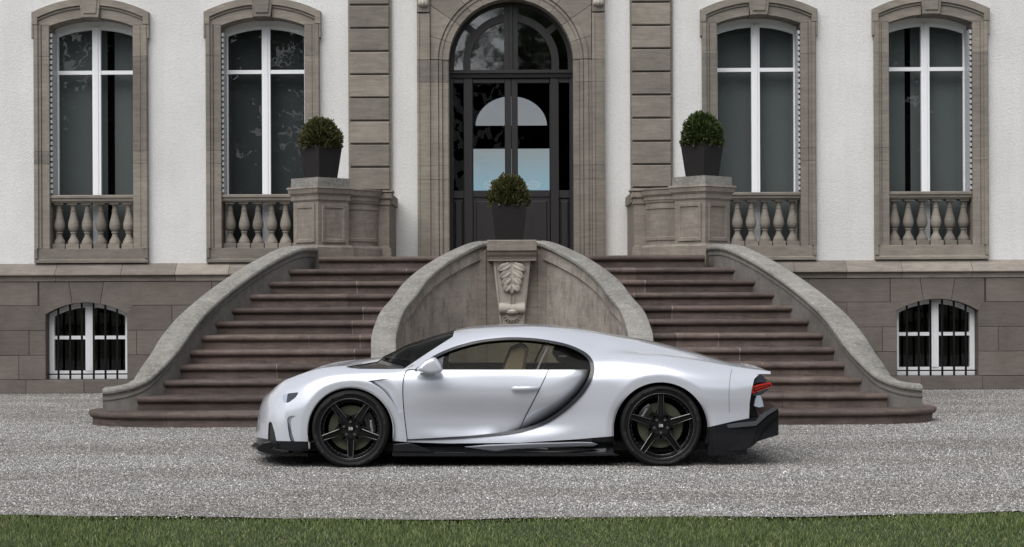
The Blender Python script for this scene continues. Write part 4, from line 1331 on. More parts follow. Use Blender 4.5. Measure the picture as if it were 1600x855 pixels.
M['tan'] = plain('tan_leather', (0.48, 0.38, 0.28), 0.6, var=0.1)
M['cabin'] = plain('dark_cabin_trim', (0.022, 0.021, 0.020), 0.7)
M['blade'] = plain('carbon_blade_highlight', (0.065, 0.068, 0.078), 0.28, coat=0.6)  # lighter than the carbon: the blade's highlight is put into its colour
M['lens'] = plain('pale_blue_painted_reflection', (0.36, 0.40, 0.50), 0.12, coat=0.6)  # bluish reflection on the headlight, painted in as a pale colour
M['mesh'] = plain('black_grille_mesh', (0.02, 0.02, 0.022), 0.5)
M['gap'] = plain('panel_gap_shadow', (0.01, 0.01, 0.011), 0.9)
M['side_glass'] = mk_glass('tinted_side_glass', (0.56, 0.57, 0.50), 0.14)
M['windscreen'] = mk_glass('dark_windscreen_glass', (0.22, 0.225, 0.20), 0.30)

car = empty('sports_car', (0, 1.0, 0), label='low pearl white two-door sports coupe with black wheels parked across the gravel', cat='car')
CC = 1.0                                   # centre plane of the car (world y)

# rows of the body, bottom to top: (tip px, tip py), [(px, py, depth y)...] - the depth is measured from the widest point of the car
ROWS = [
    ((404, 706), [(452, 710, .10), (480, 711, .07), (546, 711, .06), (612, 711, .09), (660, 711, .11), (800, 711, .12), (930, 711, .10), (1033, 711, .06), (1108, 711, .06), (1160, 711, .10), (1204, 711, .16)]),
    ((402, 686), [(452, 690, .09), (480, 690, .04), (546, 690, .03), (612, 690, .05), (660, 690, .09), (730, 689, .135), (800, 689, .130), (880, 688, .085), (930, 687, .05), (970, 686, .02), (1033, 686, .01), (1108, 686, .02), (1160, 686, .07), (1204, 686, .14)]),
    ((403.5, 660), [(452, 656, .085), (480, 654, .025), (546, 654, .01), (600, 655, .02), (640, 656, .08), (700, 657, .155), (760, 657, .175), (820, 656, .165), (880, 655, .115), (930, 653, .045), (970, 652, .025), (1033, 650, -.005), (1108, 650, .025), (1160, 650, .08), (1204, 650, .13)]),
    ((409, 634), [(452, 625, .12), (480, 619, .055), (546, 613, .015), (600, 614, .022), (640, 614, .045), (700, 614, .068), (760, 615, .074), (820, 615, .074), (880, 616, .062), (930, 616, .035), (970, 613, -.005), (1033, 609, -.03), (1108, 611, -.01), (1160, 614, .045), (1204, 616, .12)]),
    ((416, 620), [(452, 606, .19), (480, 597, .11), (507, 590, .075), (546, 586, .06), (600, 587, .055), (640, 590, .07), (700, 592, .085), (760, 593, .09), (820, 593, .09), (880, 592, .08), (930, 587, .05), (970, 582, .025), (1033, 578, .02), (1108, 585, .04), (1160, 592, .075), (1204, 596, .115)]),
    ((424, 612), [(452, 594, .30), (480, 583.5, .235), (507, 576.5, .20), (546, 574, .17), (600, 575.5, .135), (640, 577.3, .115), (700, 577.5, .115), (800, 577.5, .115), (860, 577, .115), (900, 574, .115), (930, 569, .11), (970, 562, .11), (1033, 560, .12), (1108, 569, .16), (1150, 576, .165), (1204, 583, .17)]),
    ((429, 608), [(452, 593, .52), (480, 583, .48), (507, 576, .45), (546, 571.5, .40), (600, 572.5, .34), (634, 574, .285), (650, 564, .265), (678, 551, .265), (722, 534.5, .29), (751, 528.8, .30), (790, 525, .305), (825, 525.6, .305), (854, 528.5, .305), (883, 533.5, .305), (910, 539, .305), (935, 544, .31), (970, 545.5, .325), (1033, 554, .35), (1108, 566.5, .40), (1150, 574, .42), (1204, 582, .44)]),
    ((432, 605.5), [(452, 593.2, .76), (480, 583, .73), (507, 576, .71), (546, 567.5, .68), (585, 562.8, .66), (604, 560.5, .64), (618, 553, .62), (650, 540, .57), (690, 526.5, .52), (712, 520.5, .49), (751, 514, .48), (790, 511.5, .48), (825, 511, .48), (854, 512.5, .48), (883, 515.5, .48), (912, 520, .49), (960, 528.5, .51), (1016, 538.5, .53), (1057, 548, .56), (1092, 556.5, .59), (1121, 564, .61), (1150, 570.5, .63), (1204, 582, .66)]),
    ((433.5, 604), [(452, 593.5, 1.0), (480, 583.3, 1.0), (507, 576.5, 1.0), (530, 570, 1.0), (565, 561.5, 1.0), (590, 559.5, 1.0), (597, 557.5, 1.0), (618, 548, 1.0), (641.8, 537.5, 1.0), (680, 526.5, 1.0), (709, 519, 1.0), (719, 514.8, 1.0), (751, 510.2, 1.0), (784, 508.4, 1.0), (825, 508, 1.0), (854, 509.3, 1.0), (873, 510.7, 1.0), (912, 515, 1.0), (960, 522.5, 1.0), (1016, 532.4, 1.0), (1057, 542.6, 1.0), (1092, 552.3, 1.0), (1121, 561, 1.0), (1142, 566.6, 1.0), (1162, 567.4, 1.0), (1183, 572.5, 1.0), (1204, 581.5, 1.0)]),
]
NWRAP, NSIDE = 30, 380
grid = []
for (tx, ty), pts in ROWS:
    P = np.array([W(px, py, y) for px, py, y in pts])
    tip = np.array(W(tx, ty, CC))
    X1, Xe = P[0, 0], P[-1, 0]
    xs_ = X1 + (Xe - X1) * np.linspace(0, 1, NSIDE)
    ys_ = pchip(P[:, 0], P[:, 1], xs_); zs_ = pchip(P[:, 0], P[:, 2], xs_)
    # slope of height where the wrap joins the flank
    m0 = (zs_[3] - zs_[0]) / (xs_[3] - xs_[0]); my = (ys_[3] - ys_[0]) / (xs_[3] - xs_[0])
    u = np.linspace(0, 1, NWRAP, endpoint=False) * PI / 2
    wx = tip[0] + (X1 - tip[0]) * (1 - np.cos(u)) ** 0.82
    sn = np.sin(u)
    wy = CC - (CC - P[0, 1]) * sn
    q = (wx - tip[0]) / (X1 - tip[0])
    # cubic height: flat at the nose, matching slope at the join
    h00 = 2*q**3 - 3*q**2 + 1; h01 = -2*q**3 + 3*q**2; h11 = q**3 - q**2; h10 = q**3 - 2*q**2 + q
    wz = h00 * tip[2] + h01 * zs_[0] + h11 * (X1 - tip[0]) * m0 + h10 * (zs_[0] - tip[2]) * 1.0
    grid.append(np.concatenate([np.stack([wx, wy, wz], 1), np.stack([xs_, ys_, zs_], 1)]))
G = np.array(grid)                          # rows x columns x 3
# smooth along the length (lateral position only; heights keep the traced outline)
def gauss(a, s, axis):
    r = int(3 * s); k = np.exp(-0.5 * (np.arange(-r, r + 1) / s) ** 2); k /= k.sum()
    pad = [(0, 0)] * a.ndim; pad[axis] = (r, r)
    p = np.pad(a, pad, mode='reflect', reflect_type='odd')
    return np.apply_along_axis(lambda v: np.convolve(v, k, mode='valid'), axis, p)
Gs = G.copy()
Gs[:8, NWRAP:, 1] = gauss(G[:, NWRAP:, 1], 9, 1)[:8]
Gs[1:6, NWRAP:, 2] = gauss(G[:, NWRAP:, 2], 7, 1)[1:6]
Gs[6:, NWRAP + 150:, 2] = gauss(G[:, NWRAP:, 2], 4, 1)[6:, 150:]
G = Gs
# cross direction
NT_ = 96
chord = np.zeros(9)
for i in range(1, 9): chord[i] = chord[i - 1] + np.linalg.norm(G[i] - G[i - 1], axis=1).mean()
tq = np.linspace(0, chord[-1], NT_)
S = np.zeros((NT_, G.shape[1], 3))
def hermite(x, Y, xq):
    """finite-difference cubic through rows (smooth, little overshoot)"""
    n = len(x); h = np.diff(x); d = np.diff(Y, axis=0) / h[:, None]
    m = np.zeros_like(Y)
    m[0] = d[0]; m[-1] = d[-1]
    for i in range(1, n - 1): m[i] = (h[i] * d[i - 1] + h[i - 1] * d[i]) / (h[i] + h[i - 1])
    k = np.clip(np.searchsorted(x, xq) - 1, 0, n - 2); t = ((xq - x[k]) / h[k])[:, None]
    return (2*t**3 - 3*t**2 + 1) * Y[k] + (t**3 - 2*t**2 + t) * h[k][:, None] * m[k] + (-2*t**3 + 3*t**2) * Y[k + 1] + (t**3 - t**2) * h[k][:, None] * m[k + 1]
for c in range(3): S[:, :, c] = hermite(chord, G[:, :, c], tq)
# flat tangent across the centre plane
S[-1, :, 1] = CC
sm = S.copy()
sm[2:-2, 3:, 1] = gauss(gauss(S[:, :, 1], 2.0, 0), 2.5, 1)[2:-2, 3:]
sm[2:-2, NWRAP:, 2] = gauss(S[:, :, 2], 1.6, 0)[2:-2, NWRAP:]
S = sm
S[-1, :, 1] = CC
for ax_, ay_, ar_ in ((547.5, 672.5, 66.3), (1032.5, 671, 73.6)):
    pxx, pyy = PROJ(S.reshape(-1, 3)); pxx = pxx.reshape(S.shape[:2]); pyy = pyy.reshape(S.shape[:2])
    dd_ = np.hypot(pxx - ax_, np.minimum(pyy - ay_, 0) * 1.0) - ar_
    k_ = np.clip(1 - dd_ / 12.0, 0, 1.3)
    S[:, :, 1] += np.where(S[:, :, 1] < .5, .020 * k_, 0)
nr_, nc_ = S.shape[:2]
BV = [tuple(v) for v in S.reshape(-1, 3)]
BF = []
for i in range(nr_ - 1):
    for j in range(nc_ - 1):
        a = i * nc_ + j
        BF.append((a, a + 1, a + nc_ + 1, a + nc_))

class Shell:
    def __init__(s, V): s.V = list(V); s._p = None
    def px(s):
        if s._p is None or len(s._p[0]) != len(s.V): s._p = PROJ(s.V)
        return s._p
    def clip(s, F, gfun):
        x, y = s.px()
        g = gfun(x, y)
        g = np.where(np.abs(g) < 1e-7, 1e-7, g)
        pos = g > 0
        inn, out = [], []; cache = {}
        for f in F:
            c = [pos[i] for i in f]
            if all(c): inn.append(f); continue
            if not any(c): out.append(f); continue
            fi, fo_ = [], []
            m = len(f)
            for k in range(m):
                a, b = f[k], f[(k + 1) % m]
                (fi if pos[a] else fo_).append(a)
                if pos[a] != pos[b]:
                    e = (a, b) if a < b else (b, a)
                    if e not in cache:
                        t = g[e[0]] / (g[e[0]] - g[e[1]])
                        va, vb = s.V[e[0]], s.V[e[1]]
                        cache[e] = len(s.V)
                        s.V.append(tuple(va[i] + (vb[i] - va[i]) * t for i in range(3)))
                    fi.append(cache[e]); fo_.append(cache[e])
            if len(fi) > 2: inn.append(tuple(fi))
            if len(fo_) > 2: out.append(tuple(fo_))
        return inn, out

def sdist_poly(poly):
    """signed distance in pixels, positive inside a closed outline"""
    P = np.array(poly, float); Q = np.roll(P, -1, 0)
    def f(x, y):
        D = np.full(len(x), 1e9); ins = np.zeros(len(x), bool)
        for (ax, ay), (bx_, by_) in zip(P, Q):
            ex, ey = bx_ - ax, by_ - ay; L = ex * ex + ey * ey
            if L < 1e-9: continue
            t = np.clip(((x - ax) * ex + (y - ay) * ey) / L, 0, 1)
            D = np.minimum(D, np.hypot(x - ax - t * ex, y - ay - t * ey))
            if abs(by_ - ay) > 1e-9:
                c = ((ay > y) != (by_ > y)) & (x < ex * (y - ay) / ey + ax)
                ins ^= c
        return np.where(ins, D, -D)
    return f
def dist_line(pts):
    P = np.array(pts, float)
    def f(x, y):
        D = np.full(len(x), 1e9)
        for (ax, ay), (bx_, by_) in zip(P[:-1], P[1:]):
            ex, ey = bx_ - ax, by_ - ay; L = ex * ex + ey * ey
            t = np.clip(((x - ax) * ex + (y - ay) * ey) / L, 0, 1)
            D = np.minimum(D, np.hypot(x - ax - t * ex, y - ay - t * ey))
        return D
    return f
def gap_of(pts, w=0.65):
    d = dist_line(pts); return lambda x, y: w - d(x, y)
def sdist_line(pts):
    P = np.array(pts, float)
    def f(x, y):
        D = np.full(len(x), 1e9); S_ = np.ones(len(x))
        for (ax, ay), (bx_, by_) in zip(P[:-1], P[1:]):
            ex, ey = bx_ - ax, by_ - ay; L = ex * ex + ey * ey
            t = np.clip(((x - ax) * ex + (y - ay) * ey) / L, 0, 1)
            d = np.hypot(x - ax - t * ex, y - ay - t * ey)
            m = d < D
            S_ = np.where(m, np.where(ex * (y - ay) - ey * (x - ax) >= 0, 1.0, -1.0), S_)
            D = np.minimum(D, d)
        return D * S_
    return f
def cut_gap(F, pts, w):
    """open a groove of half-width w pixels along a line: returns (groove faces, the rest)"""
    sd = sdist_line(pts); dd = dist_line(pts)
    x, y = sh.px(); near_v = dd(x, y) < 6
    near = [f for f in F if any(near_v[i] for i in f)]; far = [f for f in F if not any(near_v[i] for i in f)]
    hi, lo = sh.clip(near, lambda x, y: sd(x, y) - w)
    mid, lo2 = sh.clip(lo, lambda x, y: sd(x, y) + w)
    gapf, rest = [], []
    x, y = sh.px()
    for f in mid:
        c = dd(np.array([np.mean([x[i] for i in f])]), np.array([np.mean([y[i] for i in f])]))[0]
        (gapf if c < w * 1.05 else rest).append(f)
    return gapf, far + hi + lo2 + rest
sh = Shell(BV)
F = BF
def arch(xc, yc, r):
    def f(x, y):
        d = np.hypot(x - xc, np.minimum(y - yc, 0)); 
        return d - r
    return f
AF, AR = (547.5, 672.5, 66.3), (1032.5, 671, 73.6)
F, cutF = sh.clip(F, arch(*AF))
F, cutR = sh.clip(F, arch(*AR))
# open tail
tail = [(1210, 584.5), (1198, 584.5), (1187, 584.2), (1178.5, 592), (1174.3, 610), (1171.3, 630), (1170.2, 655), (1166, 725), (1300, 725), (1300, 584.5)]
_, F = sh.clip(F, sdist_poly(tail))
# lower carbon
low = [(380, 684), (403, 683.5), (431, 689), (480, 690), (610, 688.5), (637, 691), (700, 693), (813, 692), (900, 686.5), (962, 681.3), (1010, 678), (1104, 668), (1122, 664), (1145, 658.5), (1171, 653.5), (1260, 648), (1260, 800), (380, 800)]
LOW, F = sh.clip(F, sdist_poly(low))
# windscreen with the black cowl
scr = [(538.5, 573.2), (552, 571.3), (572, 568), (590, 565.2), (599, 557.5), (620, 545), (641, 535), (680, 523), (709.5, 517), (709, 521), (707.5, 526.3), (692, 536), (668, 551.5), (645, 567), (630.5, 576.6), (600, 576.8), (562, 576.5), (550, 575.6)]
WS, F = sh.clip(F, sdist_poly(scr))
COWL, WS = sh.clip(WS, sdist_poly([(530, 560), (592, 560), (611, 566.5), (630, 571), (634, 580), (530, 580)]))
# the C-shaped line
c_out = spline([(648, 577.6), (660, 567.5), (678.5, 555.5), (700, 545.5), (722, 538), (751.6, 531.2), (789.6, 527.2), (824.7, 527.7), (853.9, 531), (883, 536.8), (906.5, 545.8), (921, 555.8), (928, 569), (927.6, 583.6), (921, 601), (906.5, 621.6), (883, 643.5), (853.9, 662), (824.7, 672.7), (795.4, 678.6), (737, 684.2), (678.5, 687), (634, 688.6), (634, 692)], 6)
c_out = [tuple(p) for p in c_out] + [(620, 692), (620, 577.6)]
c_in = spline([(655, 577.6), (664, 570.5), (681, 559), (702, 549), (724, 541.5), (753, 534.6), (790, 530.7), (824.5, 531.2), (853, 534.6), (880.5, 540.2), (902.5, 549), (916, 558.5), (922.2, 570), (921.8, 583), (915.3, 599), (901, 618.5), (878.5, 639.5), (850.5, 657.5), (822.5, 668), (794, 674), (737, 680.5), (678.5, 684.2), (634, 686.6)], 6)
c_in = [tuple(p) for p in c_in] + [(620, 687), (620, 577.6)]
INC, F = sh.clip(F, sdist_poly(c_out))
frontcut = [tuple(p) for p in spline([(648.5, 577.6), (637, 578.5), (632.5, 585), (630, 596), (629.2, 610), (630, 630), (632, 652), (634, 668), (636.5, 690)], 6)]
front_side = sdist_poly([(500, 500)] + [(655, 500)] + frontcut + [(500, 700)])
FEND_IN, INC = sh.clip(INC, front_side)      # what lies ahead of the door cut belongs to the wing
F = F + FEND_IN
INNER, TRIM = sh.clip(INC, sdist_poly(c_in))
GLASS, INNER = sh.clip(INNER, sdist_poly([(600, 480), (960, 480), (960, 578.0), (600, 578.0)]))
bline = [(857, 536), (855, 544), (846, 562), (839, 579)]
BPIL, GLASS = cut_gap(GLASS, bline, 1.6)
QGLASS, GLASS = sh.clip(GLASS, sdist_poly([(858, 500), (857, 536), (855, 544), (846, 562), (839, 579), (1000, 579), (1000, 500)]))
MIRF, GLASS = sh.clip(GLASS, sdist_poly([(640, 579), (676, 552), (694, 552), (690, 579)]))
rearcut = [(857.6, 577), (849, 596), (836, 622), (820, 653), (811.5, 671.3), (806, 682), (801, 690)]
DGAP, INNER = cut_gap(INNER, rearcut, .65)
INSET, DOOR = sh.clip(INNER, sdist_poly([(857.6, 570)] + rearcut + [(1000, 700), (1000, 570)]))
FGAP, DOOR = cut_gap(DOOR, frontcut, .65)
FG2, F = cut_gap(F, frontcut, .65)
FGAP += FG2
# sweep of trim below the door in front of the rear cut stays part of the line
# rest of F: nose, wings, roof, haunch
HL, F = sh.clip(F, sdist_poly([(441, 618), (452, 614.6), (466.3, 613.0), (465, 616.5), (461.6, 621.5), (450.5, 629.6), (443.2, 628.8)]))
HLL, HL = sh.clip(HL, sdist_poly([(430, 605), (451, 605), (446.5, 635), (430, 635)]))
VENT, F = sh.clip(F, sdist_poly([(448.6, 655), (450, 651.5), (456, 649.6), (466, 648.6), (459, 652), (455.5, 656.5), (454.3, 664), (455.5, 674), (458.5, 684), (461, 692), (455, 692), (452, 683), (449.6, 668)]))
GRL, F = sh.clip(F, sdist_poly([(420, 658.5), (424.5, 660), (429, 675), (432.5, 692), (418.5, 688), (419, 675)]))
RGAP, F = cut_gap(F, [(1143.5, 578), (1141, 588), (1139.5, 605), (1139, 620), (1139.5, 646)], .3)
ROOF, F = sh.clip(F, sdist_poly([(700, 490), (713, 515.5), (740, 531), (790, 524), (830, 524.5), (880, 534), (905, 543), (940, 560), (1010, 560), (1010, 533), (1010, 490)]))
vline = [tuple(p) for p in spline([(566, 596.3), (577, 597), (588, 602.5), (600, 611.5), (611, 625), (618, 636), (622, 645)], 6)]
# hollow behind the front wheel: everything between this line and the door is pressed in, fading backwards
vpoly = sdist_poly(vline + [(640, 640), (640, 590), (600, 592)])
HOLL, F = sh.clip(F, vpoly)

def displaced(faces, fn):
    """copy of a region with its own vertices moved by fn(px, py, xyz)"""
    ids = sorted({i for f in faces for i in f}); mp = {k: n for n, k in enumerate(ids)}
    V = np.array([sh.V[i] for i in ids]); x, y = PROJ(V) if len(V) else (np.zeros(0), np.zeros(0))
    V = fn(x, y, V.copy())
    return [tuple(v) for v in V], [tuple(mp[i] for i in f) for f in faces]
def inset_fn(d):
    def f(x, y, V): V[:, 1] += d; return V
    return f
vd = dist_line(vline)
def hollow(x, y, V):
    d = vd(x, y)
    depth = .05 * np.exp(-d / 9.0) * np.clip((622.0 - x) / 30 + .45, 0.15, 1) * np.clip((x - 566) / 8, 0, 1)
    V[:, 1] += depth; return V
cin_d = dist_line(c_in[:len(c_in) - 2])
def sunken(x, y, V):
    d = cin_d(x, y)
    k = np.clip((x - 760) / 110, 0, 1); k = k * k * (3 - 2 * k)
    V[:, 1] += .012 + .13 * k * np.exp(-d / 10.0)
    return V
def proud(d):
    def f(x, y, V): V[:, 1] -= d; return V
    return f

def rim_wall(V, F, depth, off=0.0):
    """give an open panel a return edge: its border is drawn inwards (towards the car's middle)"""
    cnt = {}
    for f in F:
        for k in range(len(f)):
            e = (f[k], f[(k + 1) % len(f)]); cnt[e] = cnt.get(e, 0) + 1
    bd = [e for e in cnt if (e[1], e[0]) not in cnt]
    V = list(V); mp = {}
    G2 = list(F)
    for a, b in bd:
        if abs(V[a][1] - CC) < .003 and abs(V[b][1] - CC) < .003: continue
        for i in (a, b):
            if i not in mp:
                v = V[i]; mp[i] = len(V); V.append((v[0], v[1] + depth, v[2]))
        G2.append((b, a, mp[a], mp[b]))
    return V, G2

def panel(name, V, F, mat, both=True, weld=False, label=None, parent=None, rimd=0.0, one=True):
    """near side panel and its mirror; joined across the centre plane when weld, else two objects"""
    if rimd: V, F = rim_wall(V, F, rimd)
    parent = parent or car
    mir = [(x, 2 * CC - y, z) for x, y, z in V]
    if weld:
        VV = V + mir; FF = F + [tuple(i + len(V) for i in f[::-1]) for f in F]
        me = bpy.data.meshes.new(name)
        o = sub(name, (VV, FF), mat, parent, car, smooth=True, sharp=38, label=label)
        bm = bmesh.new(); bm.from_mesh(o.data)
        cv = [v for v in bm.verts if abs(v.co.y + car.location.y - CC) < .002]
        bmesh.ops.remove_doubles(bm, verts=cv, dist=.0008)
        bm.to_mesh(o.data); bm.free()
        o.data.set_sharp_from_angle(angle=math.radians(38))
        return o
    o = sub(name, (V, F), mat, parent, car, smooth=True, sharp=38, label=label)
    if both:
        sub(name, (mir, [f[::-1] for f in F]), mat, parent, car, smooth=True, sharp=38, label=label)
    return o
ident = inset_fn(0)
V_, F_b = displaced(F, ident)
body = panel('body', V_, F_b, M['paint'], weld=True, rimd=.03)
V_, F_ = displaced(ROOF, ident); panel('roof', V_, F_, M['paint'], weld=True)
V_, F_ = displaced(ROOF + TRIM, lambda x, y, V: np.stack([V[:, 0], V[:, 1] + (CC - V[:, 1]) * .07 + .012, V[:, 2] - .028], 1)); panel('headliner', V_, [f[::-1] for f in F_], M['cabin'], weld=False)
V_, F_ = displaced(DOOR + INSET, lambda x, y, V: sunken(x, y, V) + np.array((0, .035, -.01))); panel('door_card', V_, [f[::-1] for f in F_], M['cabin'])
V_, F_ = displaced(HOLL, hollow); panel('wing_scoop', V_, F_, M['paint'], parent=body)
V_, F_ = displaced(WS, inset_fn(.004)); panel('windscreen', V_, F_, M['windscreen'], weld=True)
V_, F_ = displaced(COWL, lambda x, y, V: V - np.array((0, 0, .006))); panel('scuttle', V_, F_, M['gloss_black'], weld=True)
V_, F_ = displaced(TRIM, proud(.010)); panel('c_shaped_trim', V_, F_, M['trim'], rimd=.05)
V_, F_ = displaced(DOOR, sunken); door = panel('door', V_, F_, M['paint'], rimd=.02)
doors = [o for o in car.children if o.name.startswith('door')]
V_, F_ = displaced(INSET, sunken); panel('rear_side_panel', V_, F_, M['paint'], rimd=.02)
V_, F_ = displaced(GLASS, inset_fn(.020)); panel('side_window', V_, F_, M['side_glass'])
V_, F_ = displaced(QGLASS, inset_fn(.020)); panel('quarter_window', V_, F_, M['side_glass'])
V_, F_ = displaced(BPIL, inset_fn(.016)); panel('window_pillar', V_, F_, M['gloss_black'])
V_, F_ = displaced(MIRF, inset_fn(.016)); panel('mirror_base', V_, F_, M['gloss_black'])
for reg in (DGAP, FGAP, RGAP):
    V_, F_ = displaced(reg, inset_fn(.012)); panel('panel_gap', V_, F_, M['gap'], parent=body)
V_, F_ = displaced(HL, inset_fn(.001)); panel('headlight', V_, F_, M['lampdark'])
V_, F_ = displaced(HLL, inset_fn(.0)); panel('headlight_reflection', V_, F_, M['lens'])  # left part of the lamp, coloured pale to imitate a reflection
V_, F_ = displaced(VENT, lambda x, y, V: V + np.stack([0 * x, .012 + .05 * np.clip((y - 646) / 30, 0, 1), 0 * x], 1)); panel('bumper_vent', V_, F_, M['paint'], parent=body)
V_, F_ = displaced(GRL, inset_fn(.02)); panel('corner_grille', V_, F_, M['mesh'], parent=body)
# lower carbon: front, sill and rear pieces
def part_low(lo, hi):
    out = []
    for f in LOW:
        x, _ = PROJ([sh.V[i] for i in f])
        if lo <= x.mean() < hi: out.append(f)
    return out
V_, F_ = displaced(part_low(0, 548), ident); panel('front_skirt', V_, F_, M['carbon'], weld=True, rimd=.03)
V_, F_ = displaced(part_low(548, 1033), lambda x, y, V: V + np.stack([0 * x, .02 + .045 * np.exp(-((y - 700) / 6.0) ** 2), 0 * x], 1)); panel('side_skirt', V_, F_, M['carbon'], rimd=.03)
V_, F_ = displaced(part_low(1033, 2000), ident); panel('rear_skirt', V_, F_, M['carbon'], rimd=.03)
# ---- closed dark underbody and wheel-arch liners
under = MB().box(W(480, 600, 0)[0], W(1150, 600, 0)[0], .20, 1.80, .13, .20)
for xc, yc, r in (AF, AR):
    for s in (0, 1):
        V = []; Fq = []
        n = 40
        ang = [(-.32 + (PI + .64) * i / n) for i in range(n + 1)]
        y0 = .02 if xc < 800 else .0
        for a in ang:
            for yy, rr in ((y0 + .01, r + 1.5), (y0 + .42, r + 2.5)):
                p = W(xc + rr * math.cos(a), yc - rr * math.sin(a), 0.0)
                V.append((p[0], yy if not s else 2 * CC - yy, p[2]))
        for i in range(n): Fq.append((2 * i, 2 * i + 1, 2 * i + 3, 2 * i + 2))
        Fq.append(tuple(2 * i + 1 for i in range(n + 1)))
        sub('wheel_arch_liner', (V, Fq), M['dark'], car, car)
sub('underbody', under, M['dark'], car, car)

# ---- cabin: floor, bulkhead, seats, dash, steering wheel
def Wx(px, y): return W(px, 578, y)[0]
cab = MB().box(Wx(640, 1), Wx(905, 1), .36, 1.64, .2, .42).box(Wx(880, 1), Wx(925, 1), .46, 1.54, .2, .98).box(Wx(600, 1), Wx(668, 1), .34, 1.66, .3, .80)
cabin = sub('cabin', cab, M['cabin'], car, car)
for yy in (.62, 1.38):
    X0 = Wx(757, yy)
    sec = [(0, .30), (.10, .28), (.30, .38), (.42, .80), (.46, 1.02), (.40, 1.05), (.30, 1.0), (.22, .80), (.12, .50), (-.30, .44), (-.36, .40), (-.34, .28)]
    V, Fq = prism([(X0 + a - .06, b) for a, b in sec], yy - .23, yy + .23, .03)
    sub('seat', (V, Fq), M['tan'], car, car, fixn=True)
wh = tube([(Wx(693, .62) + .04 * math.cos(a), .62 + .17 * math.cos(a * 1.0), .78 + .17 * math.sin(a)) for a in np.linspace(0, 2 * PI, 24)], .014, 6)
sub('steering_wheel', wh, M['cabin'], cabin, car, smooth=True)

# ---- mirrors and door handles
for s in (0, 1):
    mpts = [(651, 578.3), (655, 571.5), (663, 564.5), (671, 560.2), (677.5, 558.6), (683, 561.5), (688, 567.5), (691.5, 575.5), (691, 580), (684, 583.2), (672, 583.8), (660, 582)]
    mpts = [tuple(p) for p in spline(mpts, 3, True)]
    V = []; Fq = []
    P2 = [W(a, b, -.04) for a, b in mpts]
    cx_, cz_ = np.mean([p[0] for p in P2]), np.mean([p[2] for p in P2])
    lay = [(.10, .02), (.55, -.075), (.82, -.070), (.95, -.05), (1.0, -.02), (1.0, .03), (.93, .055), (.6, .065)]
    m = len(P2)
    for sc, yy in lay[1:]:
        for p in P2: V.append((cx_ + (p[0] - cx_) * sc, yy, cz_ + (p[2] - cz_) * sc))
    for l in range(len(lay) - 2):
        for i in range(m):
            j = (i + 1) % m
            Fq.append((l * m + i, l * m + j, (l + 1) * m + j, (l + 1) * m + i))
    Fq.append(tuple(range(m - 1, -1, -1))); b = (len(lay) - 2) * m; Fq.append(tuple(range(b, b + m)))
    arm = W(668, 582, .05)
    V2, F2 = prism([(arm[0] - .07, arm[2] + .0), (arm[0] + .06, arm[2] + .0), (arm[0] + .05, arm[2] - .03), (arm[0] - .05, arm[2] - .022)], .03, .16, .0)
    if s: V = [(x, 2 * CC - y, z) for x, y, z in V]; V2 = [(x, 2 * CC - y, z) for x, y, z in V2]
    mo = sub('door_mirror', (V, Fq), M['paint'], car, car, smooth=True, sharp=60, fixn=True)
    sub('mirror_arm', (V2, F2), M['paint'], mo, car, fixn=True)
    hy = .075
    hp = []; 
    for i in range(17):
        t = i / 16
        p = W(799 + 43 * t, 607.8 - .8 * t, 0)
        bulge = math.sin(PI * t) ** .5
        hp.append((p[0], hy - .026 * bulge, p[2]))
    rr = [.005 + .021 * math.sin(PI * min(1, max(0, t / 16))) ** .35 * (0.8 + .25 * (t < 4)) for t in range(17)]
    V, Fq = tube(hp, rr, 10)
    V = [(x, y, z) for x, y, z in V]
    if s: V = [(x, 2 * CC - y, z) for x, y, z in V]
    sub('handle', (V, Fq), M['paint'], doors[s], car, smooth=True, fixn=True)
    # small round filler cap seen through the rear side glass
    c = W(878.8, 556.7, .36)
    V, Fq = lathe([(0, 0), (.045, 0), (.05, .006), (.06, .006), (.064, .012), (.064, .03)], 28, 'y', c[0], c[1], c[2])
    if s: V = [(x, 2 * CC - y, z) for x, y, z in V]
    fc = sub('filler_cap', (V, Fq), M['caliper'], car, car, smooth=True, sharp=30, fixn=True)
    V, Fq = cbox(c[0] - .035, c[0] + .035, c[1] - .008, c[1], c[2] - .006, c[2] + .006, .002)
    if s: V = [(x, 2 * CC - y, z) for x, y, z in V]
    sub('cap_lever', (V, Fq), M['chrome'], fc, car)

# ---- front splitter, horseshoe grille
def px_poly(pts, y): return [(W(a, b, y)[0], W(a, b, y)[2]) for a, b in pts]
V = []; Fq = []
lat = np.linspace(-1, 1, 41)
for t in lat:
    a = abs(t)
    xt = -2.372 + .40 * a ** 3.2 if a < .99 else -1.95
    yy = CC + t * .955
    V += [(xt, yy, .150), (xt - .012, yy, .142), (xt, yy, .132), (xt + .35, yy, .115), (xt + .35, yy, .150)]
for i in range(len(lat) - 1):
    for k in range(5):
        j = (k + 1) % 5
        Fq.append((i * 5 + k, (i + 1) * 5 + k, (i + 1) * 5 + j, i * 5 + j))
sub('front_splitter', (V, Fq), M['carbon'], car, car, smooth=True, sharp=30, fixn=True)
for s in (0, 1):
    yy = .075 if not s else 2 * CC - .075
    pts = px_poly([(399.5, 699.5), (412, 692), (423, 689.5), (431, 694), (424, 700.5), (444, 703.5), (482, 706), (482, 713.5), (428, 712), (405, 705)], .12)
    sub('splitter_fin', prism(pts, yy - .02 + .06 * (1 - 2 * s), yy + .02 + .06 * (1 - 2 * s), .006), M['gloss_black'], car, car)
hs = [(.0 + .27 * math.sin(a) , .385 + .20 * math.cos(a)) for a in np.linspace(-2.25, 2.25, 25)]
nose = S[:, 0, :]
def nose_x(z): return float(np.interp(z, nose[:, 2], nose[:, 0]))
